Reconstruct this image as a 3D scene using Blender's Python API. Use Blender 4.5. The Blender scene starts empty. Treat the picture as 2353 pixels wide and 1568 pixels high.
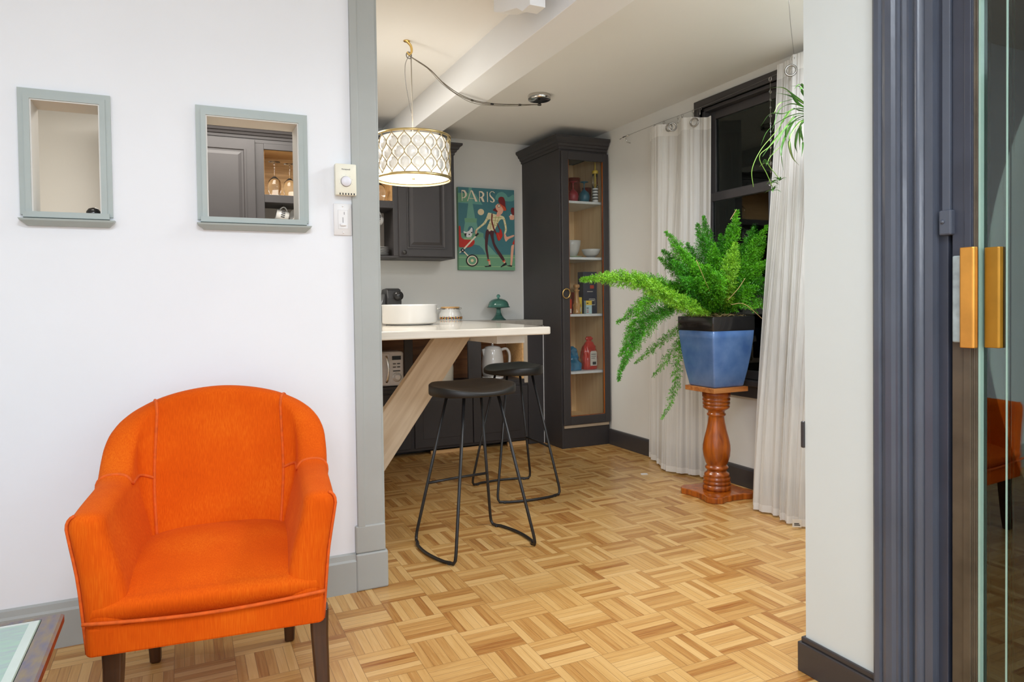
import bpy, math, random
from mathutils import Vector, Matrix, noise
C = bpy.context.scene.collection
PI = math.pi
sin, cos, rad = math.sin, math.cos, math.radians
rnd = random.Random(7)

# ---------------------------------------------------------------- camera
def make_camera():
    yaw, pit, rol = rad(25.1121), rad(1.2368), rad(-.7651)
    f = Vector((sin(yaw)*cos(pit), cos(yaw)*cos(pit), -sin(pit)))
    r = Vector((cos(yaw), -sin(yaw), 0)); u = r.cross(f)
    r2 = r*cos(rol) + u*sin(rol); u2 = -r*sin(rol) + u*cos(rol)
    cam = bpy.data.cameras.new('camera'); o = bpy.data.objects.new('camera', cam); C.objects.link(o)
    m = Matrix((r2, u2, -f)).transposed().to_4x4(); m.translation = (0, 0, 1.07)
    o.matrix_world = m
    cam.sensor_width = 36; cam.sensor_fit = 'HORIZONTAL'
    cam.lens = 1607.42/2353*36; cam.shift_y = -(784-732.45)/2353
    cam.clip_start = .02
    bpy.context.scene.camera = o
make_camera()
# ---------------------------------------------------------------- world, exposure, room lights and added fills
sc = bpy.context.scene
w = bpy.data.worlds.new('night'); sc.world = w; w.use_nodes = True
w.node_tree.nodes['Background'].inputs[0].default_value = (.02, .03, .05, 1)
w.node_tree.nodes['Background'].inputs[1].default_value = .15
sc.view_settings.view_transform = 'Standard'; sc.view_settings.look = 'None'
sc.view_settings.gamma = 1; sc.view_settings.use_curve_mapping = False
sc.view_settings.exposure = 0.30
def area(name, loc, size, power, col, rot=(0, 0, 0), sy=None):
    l = bpy.data.lights.new(name, 'AREA'); l.size = size; l.energy = power; l.color = col
    if sy: l.shape = 'RECTANGLE'; l.size_y = sy
    o = bpy.data.objects.new(name, l); C.objects.link(o); o.location = loc; o.rotation_euler = rot
    return o
area('living_room_ceiling_lamp', (.15, .0, 2.58), .9, 39, (.80, .89, 1))
area('living_room_bounce_fill', (-1.1, -.8, 2.58), 1.2, 30, (.80, .89, 1))  # added unseen area light, stands in for bounced flash on the near walls
area('kitchen_fill_light', (.25, 4.15, 2.36), .9, 31, (1, .95, .87))  # added general fill for the kitchen, hidden behind the partition
area('window_side_ceiling_lamp', (2.15, 1.95, 2.33), .5, 23, (.94, .96, 1))

l = bpy.data.lights.new('behind_camera_fill', 'POINT'); l.energy = 42; l.color = (.86, .92, 1); l.shadow_soft_size = .22  # unseen fill added behind the camera to brighten the shelf and cabinet fronts
o = bpy.data.objects.new('behind_camera_fill', l); C.objects.link(o); o.location = (.0, -1.4, 1.52)

# ---------------------------------------------------------------- materials
def nt(name):
    m = bpy.data.materials.new(name); m.use_nodes = True
    return m, m.node_tree.nodes, m.node_tree.links
def srgb(r, g, b):
    f = lambda c: (c/255/12.92) if c/255 <= .04045 else ((c/255+.055)/1.055)**2.4
    return (f(r), f(g), f(b))
def mat(name, col, rough=.5, metal=0, var=.06, scale=12, bump=0, bscale=60, stretch=(1, 1, 1), coat=0, sheen=0, trans=0, ior=1.45, emit=0, ecol=None, col2=None, spec=None, alpha=1):
    m, n, l = nt(name)
    b = n['Principled BSDF']
    tc = n.new('ShaderNodeTexCoord'); mp = n.new('ShaderNodeMapping'); mp.inputs['Scale'].default_value = stretch
    l.new(tc.outputs['Object'], mp.inputs[0])
    nz = n.new('ShaderNodeTexNoise'); nz.inputs['Scale'].default_value = scale; nz.inputs['Detail'].default_value = 5
    l.new(mp.outputs[0], nz.inputs['Vector'])
    rp = n.new('ShaderNodeValToRGB')
    c1 = [max(0, c*(1-var)) for c in col]; c2 = col2 or [min(1, c*(1+var)) for c in col]
    rp.color_ramp.elements[0].position = .3; rp.color_ramp.elements[1].position = .7
    rp.color_ramp.elements[0].color = (*c1, 1); rp.color_ramp.elements[1].color = (*c2, 1)
    l.new(nz.outputs[0], rp.inputs[0]); l.new(rp.outputs[0], b.inputs['Base Color'])
    b.inputs['Roughness'].default_value = rough; b.inputs['Metallic'].default_value = metal
    if coat: b.inputs['Coat Weight'].default_value = coat
    if sheen:
        b.inputs['Sheen Weight'].default_value = sheen; b.inputs['Sheen Roughness'].default_value = .4
        b.inputs['Sheen Tint'].default_value = (*[min(1, c*1.0+.08) for c in col], 1)
    if trans: b.inputs['Transmission Weight'].default_value = trans; b.inputs['IOR'].default_value = ior
    if spec is not None: b.inputs['Specular IOR Level'].default_value = spec
    if emit:
        b.inputs['Emission Color'].default_value = (*(ecol or col), 1); b.inputs['Emission Strength'].default_value = emit
    if bump:
        nb = n.new('ShaderNodeTexNoise'); nb.inputs['Scale'].default_value = bscale; nb.inputs['Detail'].default_value = 6
        l.new(mp.outputs[0], nb.inputs['Vector'])
        bp = n.new('ShaderNodeBump'); bp.inputs['Strength'].default_value = bump; bp.inputs['Distance'].default_value = .004
        l.new(nb.outputs[0], bp.inputs['Height']); l.new(bp.outputs[0], b.inputs['Normal'])
    return m

def wood(name, c1, c2, axis=0, scale=6, rough=.45, coat=0, bump=.15, tilt=0):
    st = [9, 9, 9]; st[axis] = .7
    m, n, l = nt(name); b = n['Principled BSDF']
    tc = n.new('ShaderNodeTexCoord'); mp = n.new('ShaderNodeMapping'); mp.inputs['Scale'].default_value = st
    vr = n.new('ShaderNodeVectorRotate'); vr.rotation_type = 'Y_AXIS'; vr.inputs['Angle'].default_value = tilt
    l.new(tc.outputs['Object'], vr.inputs['Vector']); l.new(vr.outputs[0], mp.inputs[0])
    nz = n.new('ShaderNodeTexNoise'); nz.inputs['Scale'].default_value = scale; nz.inputs['Detail'].default_value = 6; nz.inputs['Distortion'].default_value = .6
    l.new(mp.outputs[0], nz.inputs['Vector'])
    rp = n.new('ShaderNodeValToRGB'); rp.color_ramp.elements[0].position = .3; rp.color_ramp.elements[1].position = .7
    rp.color_ramp.elements[0].color = (*c1, 1); rp.color_ramp.elements[1].color = (*c2, 1)
    l.new(nz.outputs[0], rp.inputs[0]); l.new(rp.outputs[0], b.inputs['Base Color'])
    b.inputs['Roughness'].default_value = rough; b.inputs['Coat Weight'].default_value = coat
    bp = n.new('ShaderNodeBump'); bp.inputs['Strength'].default_value = bump; bp.inputs['Distance'].default_value = .002
    l.new(nz.outputs[0], bp.inputs['Height']); l.new(bp.outputs[0], b.inputs['Normal'])
    return m

def parquet():
    m, n, l = nt('parquet_floor'); b = n['Principled BSDF']
    def M(op, a, c=None, d=None):
        k = n.new('ShaderNodeMath'); k.operation = op
        for i, v in enumerate((a, c, d)):
            if v is None: continue
            if isinstance(v, (int, float)): k.inputs[i].default_value = v
            else: l.new(v, k.inputs[i])
        return k.outputs[0]
    g = n.new('ShaderNodeNewGeometry'); s = n.new('ShaderNodeSeparateXYZ'); l.new(g.outputs['Position'], s.inputs[0])
    x = M('DIVIDE', M('SUBTRACT', s.outputs[0], .612-.167*40), .1672)
    y = M('DIVIDE', M('SUBTRACT', s.outputs[1], 2.449-.1645*40), .1645)
    ix = M('FLOOR', x); iy = M('FLOOR', y); fx = M('FRACT', x); fy = M('FRACT', y)
    par = M('MODULO', M('ADD', ix, iy), 2.0)      # 1: slats run along y
    def mix(a, c): return M('ADD', M('MULTIPLY', par, a), M('MULTIPLY', M('SUBTRACT', 1.0, par), c))
    ac = mix(fx, fy); al = mix(fy, fx)
    a6 = M('MULTIPLY', ac, 6.0); sl = M('FLOOR', a6); f6 = M('FRACT', a6)
    cv = n.new('ShaderNodeCombineXYZ'); l.new(ix, cv.inputs[0]); l.new(iy, cv.inputs[1]); l.new(sl, cv.inputs[2])
    wn = n.new('ShaderNodeTexWhiteNoise'); wn.noise_dimensions = '3D'; l.new(cv.outputs[0], wn.inputs['Vector'])
    gv = n.new('ShaderNodeCombineXYZ')
    l.new(M('MULTIPLY', al, .5), gv.inputs[0]); l.new(M('MULTIPLY', a6, 1.6), gv.inputs[1]); l.new(M('MULTIPLY', wn.outputs['Value'], 60.0), gv.inputs[2])
    nz = n.new('ShaderNodeTexNoise'); nz.inputs['Scale'].default_value = 2.2; nz.inputs['Detail'].default_value = 6; nz.inputs['Distortion'].default_value = .5
    l.new(gv.outputs[0], nz.inputs['Vector'])
    tot = M('ADD', M('MULTIPLY', wn.outputs['Value'], .57), M('MULTIPLY', nz.outputs[0], .62))
    rp = n.new('ShaderNodeValToRGB'); e = rp.color_ramp.elements
    e[0].position = .16; e[0].color = (*srgb(222, 184, 124), 1); e[1].position = 1.05 if False else 1.0; e[1].color = (*srgb(150, 90, 38), 1)
    k = e.new(.52); k.color = (*srgb(206, 162, 98), 1); k = e.new(.80); k.color = (*srgb(182, 132, 70), 1)
    l.new(tot, rp.inputs[0])
    def edge(f, wd): return M('LESS_THAN', M('MINIMUM', f, M('SUBTRACT', 1.0, f)), wd)
    gap = M('MAXIMUM', edge(f6, .028), edge(al, .0055))
    gs = M('MULTIPLY', gap, .55)
    mx = n.new('ShaderNodeMix'); mx.data_type = 'RGBA'; l.new(gs, mx.inputs['Factor']); l.new(rp.outputs[0], mx.inputs['A']); mx.inputs['B'].default_value = (*srgb(95, 60, 28), 1)
    l.new(mx.outputs['Result'], b.inputs['Base Color'])
    rg = n.new('ShaderNodeTexNoise'); rg.inputs['Scale'].default_value = 2.5; l.new(g.outputs['Position'], rg.inputs['Vector'])
    l.new(M('ADD', M('MULTIPLY', rg.outputs[0], .18), .20), b.inputs['Roughness'])
    bp = n.new('ShaderNodeBump'); bp.inputs['Strength'].default_value = .25; bp.inputs['Distance'].default_value = .0015
    l.new(M('ADD', M('SUBTRACT', 1.0, gap), M('MULTIPLY', nz.outputs[0], .3)), bp.inputs['Height']); l.new(bp.outputs[0], b.inputs['Normal'])
    return m

def velvet():
    m, n, l = nt('orange_velvet'); b = n['Principled BSDF']
    tc = n.new('ShaderNodeTexCoord'); mp = n.new('ShaderNodeMapping'); mp.inputs['Scale'].default_value = (300, 120, 14)
    l.new(tc.outputs['Object'], mp.inputs[0])
    a = n.new('ShaderNodeTexNoise'); a.inputs['Scale'].default_value = 1.6; a.inputs['Detail'].default_value = 4; l.new(mp.outputs[0], a.inputs['Vector'])
    c = n.new('ShaderNodeTexNoise'); c.inputs['Scale'].default_value = 5; c.inputs['Detail'].default_value = 4; l.new(tc.outputs['Object'], c.inputs['Vector'])
    ad = n.new('ShaderNodeMath'); ad.operation = 'ADD'; l.new(a.outputs[0], ad.inputs[0]); l.new(c.outputs[0], ad.inputs[1])
    rp = n.new('ShaderNodeValToRGB'); e = rp.color_ramp.elements
    e[0].position = .34; e[0].color = (.58, .068, .0005, 1); e[1].position = .84; e[1].color = (.80, .165, .006, 1)
    k = e.new(.56); k.color = (.68, .092, .001, 1)
    hf = n.new('ShaderNodeMath'); hf.operation = 'MULTIPLY'; hf.inputs[1].default_value = .55; l.new(ad.outputs[0], hf.inputs[0])
    l.new(hf.outputs[0], rp.inputs[0]); l.new(rp.outputs[0], b.inputs['Base Color'])
    b.inputs['Roughness'].default_value = .9; b.inputs['Specular IOR Level'].default_value = .15
    b.inputs['Sheen Weight'].default_value = .12; b.inputs['Sheen Roughness'].default_value = .35; b.inputs['Sheen Tint'].default_value = (1, .35, .08, 1)
    bp = n.new('ShaderNodeBump'); bp.inputs['Strength'].default_value = .25; bp.inputs['Distance'].default_value = .002
    l.new(a.outputs[0], bp.inputs['Height']); l.new(bp.outputs[0], b.inputs['Normal'])
    return m

def sheer(name, col, fac):
    m, n, l = nt(name); n.remove(n['Principled BSDF']); out = n['Material Output']
    d = n.new('ShaderNodeBsdfDiffuse'); d.inputs[0].default_value = (*col, 1)
    t = n.new('ShaderNodeBsdfTranslucent'); t.inputs[0].default_value = (*col, 1)
    tr = n.new('ShaderNodeBsdfTransparent')
    a = n.new('ShaderNodeMixShader'); a.inputs[0].default_value = .3; l.new(d.outputs[0], a.inputs[1]); l.new(t.outputs[0], a.inputs[2])
    tc = n.new('ShaderNodeTexCoord'); mp = n.new('ShaderNodeMapping'); mp.inputs['Scale'].default_value = (60, 60, 1.5); l.new(tc.outputs['Object'], mp.inputs[0])
    nz = n.new('ShaderNodeTexNoise'); nz.inputs['Scale'].default_value = 1.2; l.new(mp.outputs[0], nz.inputs['Vector'])
    mr = n.new('ShaderNodeMapRange'); mr.inputs[1].default_value = .35; mr.inputs[2].default_value = .65; mr.inputs[3].default_value = fac*.7; mr.inputs[4].default_value = min(1, fac*1.3)
    l.new(nz.outputs[0], mr.inputs[0])
    x = n.new('ShaderNodeMixShader'); l.new(mr.outputs[0], x.inputs[0]); l.new(a.outputs[0], x.inputs[1]); l.new(tr.outputs[0], x.inputs[2])
    l.new(x.outputs[0], out.inputs[0])
    return m

def pane(name, tint=(.9, .95, .93), refl=1.5):
    m, n, l = nt(name); n.remove(n['Principled BSDF']); out = n['Material Output']
    g = n.new('ShaderNodeBsdfGlossy'); g.inputs['Roughness'].default_value = .01; g.inputs[0].default_value = (.9, 1, .97, 1)
    tr = n.new('ShaderNodeBsdfTransparent'); tr.inputs[0].default_value = (*tint, 1)
    f = n.new('ShaderNodeFresnel'); f.inputs[0].default_value = refl
    x = n.new('ShaderNodeMixShader'); l.new(f.outputs[0], x.inputs[0]); l.new(tr.outputs[0], x.inputs[1]); l.new(g.outputs[0], x.inputs[2]); l.new(x.outputs[0], out.inputs[0])
    return m

W_NEAR = mat('cool_white_wall_paint', (.83, .855, .89), .85, var=.012, scale=3, bump=.12, bscale=25)
W_PIER = mat('grey_white_pier_paint', (.665, .715, .70), .8, var=.012, scale=3, bump=.10, bscale=25)
W_KIT = mat('warm_grey_wall_paint', (.72, .715, .68), .8, var=.015, scale=3, bump=.1, bscale=30)
W_CEIL = mat('ceiling_paint', (.80, .795, .77), .9, var=.01, scale=2, bump=.05, bscale=40)
BEAMW = mat('beam_white_paint', (.83, .85, .87), .55, var=.01, scale=2, bump=.04, bscale=20)
FLOOR = parquet()
GREY = mat('grey_trim_paint', srgb(168, 172, 169), .42, var=.03, scale=6, bump=.12, bscale=18)
SAGE = mat('sage_grey_trim_paint', srgb(166, 176, 173), .42, var=.03, scale=8, bump=.10, bscale=22)
DARK = mat('charcoal_cabinet_paint', srgb(54, 51, 52), .52, var=.06, scale=5, bump=.04, bscale=60)
DARKT = mat('charcoal_trim_paint', srgb(60, 57, 58), .35, var=.08, scale=5, bump=.08, bscale=20)
SLATE = mat('slate_blue_gloss_paint', srgb(78, 84, 96), .28, var=.08, scale=7, bump=.22, bscale=16, stretch=(3, 3, 1))
SLATED = mat('dark_slate_paint', srgb(56, 60, 72), .35, var=.12, scale=9, bump=.2, bscale=18)
BRONZE = mat('worn_bronze_strip', srgb(82, 72, 58), .38, var=.25, scale=14, bump=.1, bscale=40)
VELVET = velvet()
PIPE = mat('orange_piping', (.66, .098, .002), .8, var=.15, scale=60)
DLEG = wood('dark_walnut', srgb(38, 20, 11), srgb(76, 44, 22), axis=2, scale=5, rough=.35, coat=.2)
BLACKM = mat('black_powder_coated_metal', (.012, .012, .013), .4, var=.1, spec=.5)
BLACKW = mat('black_stained_wood', (.008, .0075, .007), .46, var=.2, scale=20, bump=.05)
BRASS = mat('brushed_brass', (.80, .56, .20), .28, 1, var=.08, scale=30)
GOLD = mat('champagne_gold_metal', (.70, .56, .28), .3, 1, var=.08, scale=30)
BRASSPULL = mat('worn_brass_pull', srgb(222, 158, 72), .30, .75, var=.15, scale=14, bump=.1, bscale=30)
SILVER = mat('chrome', (.75, .74, .72), .18, 1, var=.04)
STEEL = mat('brushed_steel', (.36, .35, .33), .28, 1, var=.06)
WIRE = mat('steel_wire', (.28, .27, .26), .35, .8, var=.05)
OAK = wood('light_oak_interior', srgb(236, 200, 146), srgb(250, 220, 172), axis=2, scale=5, rough=.5)
OAKH = wood('honey_plywood', srgb(196, 150, 96), srgb(226, 184, 128), axis=0, scale=7, rough=.5)
BROWNW = wood('brown_back_board', srgb(108, 66, 34), srgb(150, 98, 54), axis=0, scale=5, rough=.5)
TABLEW = wood('pale_glossy_tabletop', srgb(210, 202, 188), srgb(226, 219, 207), axis=0, scale=3, rough=.16, coat=.5, bump=.03)
STRUTW = wood('bare_pine_plank', srgb(212, 190, 160), srgb(234, 216, 190), axis=0, scale=4, rough=.6, tilt=rad(54))
CTOP = mat('grey_laminate', srgb(150, 146, 138), .3, var=.08, scale=40)
WHITEP = mat('white_plastic', (.82, .82, .82), .35, var=.01)
CREAM = mat('cream_plastic', srgb(240, 238, 220), .4, var=.01)
CERAM = mat('white_ceramic', (.62, .615, .60), .12, var=.01, coat=.5)
SPEAR = mat('pearl_white_enamel', srgb(248, 246, 248), .25, var=.02, coat=.3)
BLACKP = mat('black_gloss_plastic', (.015, .015, .016), .15, var=.05)
GSHELF = mat('white_melamine_shelf', srgb(226, 228, 230), .4, var=.06, scale=60)
def glass(name, col, rough=.02, tr=1.0): return mat(name, col, rough, var=.01, trans=tr, ior=1.45)
CLEAR = glass('clear_glass', (.97, .98, .98))
TEALG = mat('teal_glass', srgb(112, 178, 164), .06, var=.02, trans=.8, coat=.4)
SHEER = sheer('white_sheer_fabric', (.86, .85, .82), .16)
HEMF = sheer('white_hem_fabric', (.90, .89, .86), .03)
CPANE = pane('cabinet_glass_pane', (.98, .98, .97), 1.35)
WPANE = pane('night_window_pane', (.75, .8, .8), 1.55)
DPANE = pane('sliding_door_pane', (.66, .72, .68), 1.95)
GEDGE = mat('green_glass_edge', srgb(150, 182, 168), .15, var=.05, coat=.5, emit=0)
TERRA = wood('orange_brown_stained_wood', srgb(120, 50, 5), srgb(188, 98, 18), axis=2, scale=4, rough=.28, coat=.5)
POTB = mat('blue_glazed_ceramic', srgb(74, 112, 172), .22, var=.10, scale=8, col2=srgb(108, 142, 194), coat=.4)
POTK = mat('black_glazed_rim', (.02, .019, .02), .2, var=.1, coat=.4)
SOIL = mat('dry_straw_mulch', srgb(120, 92, 62), .9, var=.5, scale=40, bump=.8, bscale=80)
STRAW = mat('dry_straw', srgb(200, 172, 120), .8, var=.1)
def leafm(name, a, b2):
    m = mat(name, a, .45, var=.25, scale=25, col2=b2)
    m.node_tree.nodes['Principled BSDF'].inputs['Subsurface Weight'].default_value = 0
    return m
FERN1 = leafm('fern_green', srgb(62, 150, 12), srgb(112, 200, 30))
FERN2 = leafm('fern_deep_green', srgb(40, 122, 14), srgb(78, 168, 22))
FERN3 = leafm('fern_fresh_green', srgb(104, 178, 24), srgb(152, 212, 54))
STEMG = mat('fern_stem', srgb(120, 140, 50), .5, var=.1)
SPID = leafm('spider_plant_green', srgb(48, 92, 32), srgb(84, 134, 52))

# ---------------------------------------------------------------- mesh helpers
class MB:
    def __init__(s): s.v = []; s.f = []; s.mi = []; s.sm = []; s.mats = []
    def m(s, mt):
        if mt is None: return 0
        if mt not in s.mats: s.mats.append(mt)
        return s.mats.index(mt)
    def add(s, vs, fs, mt=None, smooth=False, M=None):
        o = len(s.v); k = s.m(mt)
        for p in vs:
            p = Vector(p)
            s.v.append(tuple(M @ p) if M else tuple(p))
        for f in fs: s.f.append([i+o for i in f]); s.mi.append(k); s.sm.append(smooth)
        return s
    def box(s, x0, x1, y0, y1, z0, z1, mt=None, M=None):
        x0, x1 = min(x0, x1), max(x0, x1); y0, y1 = min(y0, y1), max(y0, y1); z0, z1 = min(z0, z1), max(z0, z1)
        vs = [(x, y, z) for z in (z0, z1) for x, y in ((x0, y0), (x1, y0), (x1, y1), (x0, y1))]
        return s.add(vs, [(3, 2, 1, 0), (4, 5, 6, 7), (0, 1, 5, 4), (1, 2, 6, 5), (2, 3, 7, 6), (3, 0, 4, 7)], mt, False, M)
    def rbox(s, x0, x1, y0, y1, z0, z1, r, mt=None, M=None, n=4):   # rounded in the xz outline, extruded along y, eased edges
        pts = []
        for cx, cz, a in ((x1-r, z1-r, 0), (x0+r, z1-r, 90), (x0+r, z0+r, 180), (x1-r, z0+r, 270)):
            for i in range(n+1): t = rad(a+90*i/n); pts.append((cx+r*cos(t), cz+r*sin(t)))
        e = min(r*.4, (y1-y0)*.3); cxm, czm = (x0+x1)/2, (z0+z1)/2
        def sh(p, q): return (p[0]+(-q if p[0] > cxm else q), p[1]+(-q if p[1] > czm else q))
        rings = [[(sh(p, e)[0], y0, sh(p, e)[1]) for p in pts], [(p[0], y0+e, p[1]) for p in pts], [(p[0], y1-e, p[1]) for p in pts], [(sh(p, e)[0], y1, sh(p, e)[1]) for p in pts]]
        return s.loft(rings, mt, True, M, closed=True, caps=True)
    def loft(s, rings, mt=None, smooth=True, M=None, closed=True, caps=False):
        n = len(rings[0]); vs = [p for r in rings for p in r]; fs = []
        for i in range(len(rings)-1):
            for j in range(n if closed else n-1):
                a = i*n+j; b = i*n+(j+1) % n
                fs.append((a, b, b+n, a+n))
        if caps: fs.append(tuple(reversed(range(n)))); fs.append(tuple(range((len(rings)-1)*n, len(rings)*n)))
        return s.add(vs, fs, mt, smooth, M)
    def lathe(s, prof, c=(0, 0), mt=None, n=32, M=None, smooth=True, caps=True):  # prof: (r,z)
        rings = [[(c[0]+r*cos(2*PI*i/n), c[1]+r*sin(2*PI*i/n), z) for i in range(n)] for r, z in prof]
        return s.loft(rings, mt, smooth, M, True, caps)
    def prism(s, pts, z0, z1, mt=None, M=None, axis='z', smooth=False):
        if axis == 'z': f = lambda p, t: (p[0], p[1], t)
        elif axis == 'y': f = lambda p, t: (p[0], t, p[1])
        else: f = lambda p, t: (t, p[0], p[1])
        return s.loft([[f(p, z0) for p in pts], [f(p, z1) for p in pts]], mt, smooth, M, True, True)
    def tube(s, pts, r, mt=None, n=8, M=None, closed=False):
        pts = [Vector(p) for p in pts]; rs = r if isinstance(r, (list, tuple)) else [r]*len(pts)
        N = len(pts); rings = []; prev = None
        for i in range(N):
            if closed: t = pts[(i+1) % N]-pts[i-1]
            else: t = pts[min(i+1, N-1)]-pts[max(i-1, 0)]
            if t.length < 1e-9: t = Vector((0, 0, 1))
            t.normalize()
            if prev is None:
                a = Vector((0, 0, 1)) if abs(t.z) < .9 else Vector((1, 0, 0)); x = t.cross(a).normalized()
            else:
                x = prev-t*prev.dot(t)
                x = x.normalized() if x.length > 1e-6 else t.orthogonal().normalized()
            prev = x; y = t.cross(x)
            rings.append([tuple(pts[i]+rs[i]*(x*cos(2*PI*k/n)+y*sin(2*PI*k/n))) for k in range(n)])
        if closed: rings.append(rings[0])
        return s.loft(rings, mt, True, M, True, not closed)
    def grid(s, fn, nu, nv, mt=None, M=None, smooth=True):
        vs = [fn(i/nu, j/nv) for j in range(nv+1) for i in range(nu+1)]
        fs = [(j*(nu+1)+i, j*(nu+1)+i+1, (j+1)*(nu+1)+i+1, (j+1)*(nu+1)+i) for j in range(nv) for i in range(nu)]
        return s.add(vs, fs, mt, smooth, M)
    def ball(s, c, r, mt=None, n=16, sc_=(1, 1, 1)):
        pr = [(max(r*sin(PI*i/n), 1e-5), -r*cos(PI*i/n)) for i in range(n+1)]
        M = Matrix.Translation(c) @ Matrix.Diagonal((*sc_, 1))
        return s.lathe(pr, (0, 0), mt, n, M)
    def build(s, name, mt=None, parent=None, bevel=0, solid=0):
        me = bpy.data.meshes.new(name); org = parent.location if parent is not None else Vector((0, 0, 0))
        me.from_pydata(s.v, [], s.f)
        for m_ in (s.mats if s.mats else [mt]): me.materials.append(m_)
        if s.mats and mt is not None and mt not in s.mats and len(me.materials) == 0: me.materials.append(mt)
        me.polygons.foreach_set('material_index', s.mi); me.polygons.foreach_set('use_smooth', s.sm)
        me.update()
        o = bpy.data.objects.new(name, me); C.objects.link(o)
        if parent is not None: setparent(o, parent)
        if bevel:
            b = o.modifiers.new('bevel', 'BEVEL'); b.width = bevel; b.segments = 2; b.limit_method = 'ANGLE'; b.angle_limit = rad(40)
        if solid:
            b = o.modifiers.new('solid', 'SOLIDIFY'); b.thickness = solid; b.offset = 0
        return o
def wm(o):
    m = Matrix.LocRotScale(o.location, o.rotation_euler, o.scale)
    return (wm(o.parent) @ o.matrix_parent_inverse @ m) if o.parent else m
def setparent(o, p):     # geometry is written in world coordinates unless the parent is rotated: keep it where it is
    o.parent = p; o.matrix_parent_inverse = wm(p).inverted()
def setlocal(o, p):      # geometry is written in the parent's own coordinates
    o.parent = p; o.matrix_parent_inverse = Matrix.Identity(4)
def tag(o, label=None, cat=None, group=None, kind=None):
    if label: o['label'] = label
    if cat: o['category'] = cat
    if group: o['group'] = group
    if kind: o['kind'] = kind
    return o
def thing(name, label, cat, loc, group=None, rz=0):
    o = bpy.data.objects.new(name, None); C.objects.link(o); o.location = loc; o.rotation_euler = (0, 0, rz); o.empty_display_size = .05
    return tag(o, label, cat, group)
def struct(name, loc=(0, 0, 0)):
    o = bpy.data.objects.new(name, None); C.objects.link(o); o.location = loc; o.empty_display_size = .05
    o['kind'] = 'structure'; return o
def smooth(a, b, x): t = max(0, min(1, (x-a)/(b-a))); return t*t*(3-2*t)
def lerp(a, b, t): return a+(b-a)*t
def interp(tab, x):
    if x <= tab[0][0]: return tab[0][1]
    for (a, b), (c, d) in zip(tab, tab[1:]):
        if x <= c: return b+(d-b)*smooth(a, c, x)
    return tab[-1][1]
def spline(P, n=10):
    P = [Vector(p) for p in P]; P = [P[0]*2-P[1]]+P+[P[-1]*2-P[-2]]; out = []
    for i in range(1, len(P)-2):
        for k in range(n):
            t = k/n; a, b, c, d = P[i-1:i+3]
            out.append(.5*((2*b)+(c-a)*t+(2*a-5*b+4*c-d)*t*t+(3*b-3*c+d-a)*t**3))
    out.append(P[-2]); return out

# ================================================================ ROOM
ST = lambda name, mb, m=None, **k: tag(mb.build(name, m, **k), kind='structure')
ST('floor', MB().box(-2.6, 2.96, -2.2, 5.2, -.06, 0), FLOOR)
CR, CL = 2.345, 2.372
ST('ceiling', MB().box(1.45, 3.0, 1.45, 5.2, CR, CR+.05, W_CEIL).box(-1.5, 1.45, 2.72, 5.2, CL, CL+.05, W_CEIL).box(.70, 1.45, 2.25, 2.72, CL, CL+.05, W_CEIL).box(-2.6, 3.0, -2.2, 2.72, 2.60, 2.65, W_CEIL))
YB = 5.08; XR = 2.90
ST('wall_back', MB().box(-1.5, 3.0, YB, YB+.1, 0, 2.45), W_KIT)
# right wall with a window opening y 2.28..3.44, z .60..2.28
wy0, wy1, wz0, wz1 = 2.30, 3.40, .62, 2.24
ST('wall_right', MB().box(XR, XR+.1, 1.2, wy0, 0, 2.65).box(XR, XR+.1, wy1, YB, 0, 2.65).box(XR, XR+.1, wy0, wy1, 0, wz0).box(XR, XR+.1, wy0, wy1, wz1, 2.65), W_KIT)
ST('wall_kitchen_left', MB().box(-1.5, -1.4, 2.72, YB, 0, 2.45), W_KIT)
# partition y 2.612..2.72 with two pass-through openings
PA = (-.420, -.232, 1.375, 1.725); PB = (.080, .384, 1.379, 1.725)
def partition():
    mb = MB(); y0, y1 = 2.612, 2.720; X0, X1 = -2.6, .585
    xs = [X0, PA[0], PA[1], PB[0], PB[1], X1]
    for i in range(5):
        if i in (1, 3):
            z0, z1 = (PA if i == 1 else PB)[2:4]
            for a, b in ((0, z0), (z1, 2.60)): mb.box(xs[i], xs[i+1], y0, y1, a, b, W_NEAR)
        else: mb.box(xs[i], xs[i+1], y0, y1, 0, 2.60, W_NEAR)
    return mb
ST('wall_left', partition())
ST('wall_far_left', MB().box(-2.7, -2.6, -2.2, 2.612, 0, 2.65), W_NEAR)
ST('wall_front', MB().box(-2.7, 1.7, -2.3, -2.2, 0, 2.65), W_NEAR)
# grey casing on the end of the partition
t = struct('trim_1', (.63, 2.66, 0))
mb = MB(); mb.box(.572, .668, 2.602, 2.735, .24, 2.60, GREY); mb.box(.668, .678, 2.612, 2.725, .24, 2.60, GREY); mb.box(.572, .60, 2.598, 2.602, .24, 2.60, GREY)
mb.build('casing', parent=t, bevel=.003)
mb = MB().box(.562, .684, 2.594, 2.74, 0, .14, GREY).box(.562, .676, 2.598, 2.738, .14, .245, GREY)
mb.build('plinth_block', parent=t, bevel=.006)
mb = MB(); mb.prism([(2.612, 0), (2.594, 0), (2.594, .115), (2.600, .122), (2.603, .140), (2.612, .145)], -2.6, .562, GREY, axis='x')
ST('baseboard_left', mb)
mb = MB(); mb.prism([(XR, 0), (XR-.016, 0), (XR-.016, .10), (XR-.011, .112), (XR, .116)], 1.45, 4.457, DARKT, axis='y')
ST('baseboard_right', mb)
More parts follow.
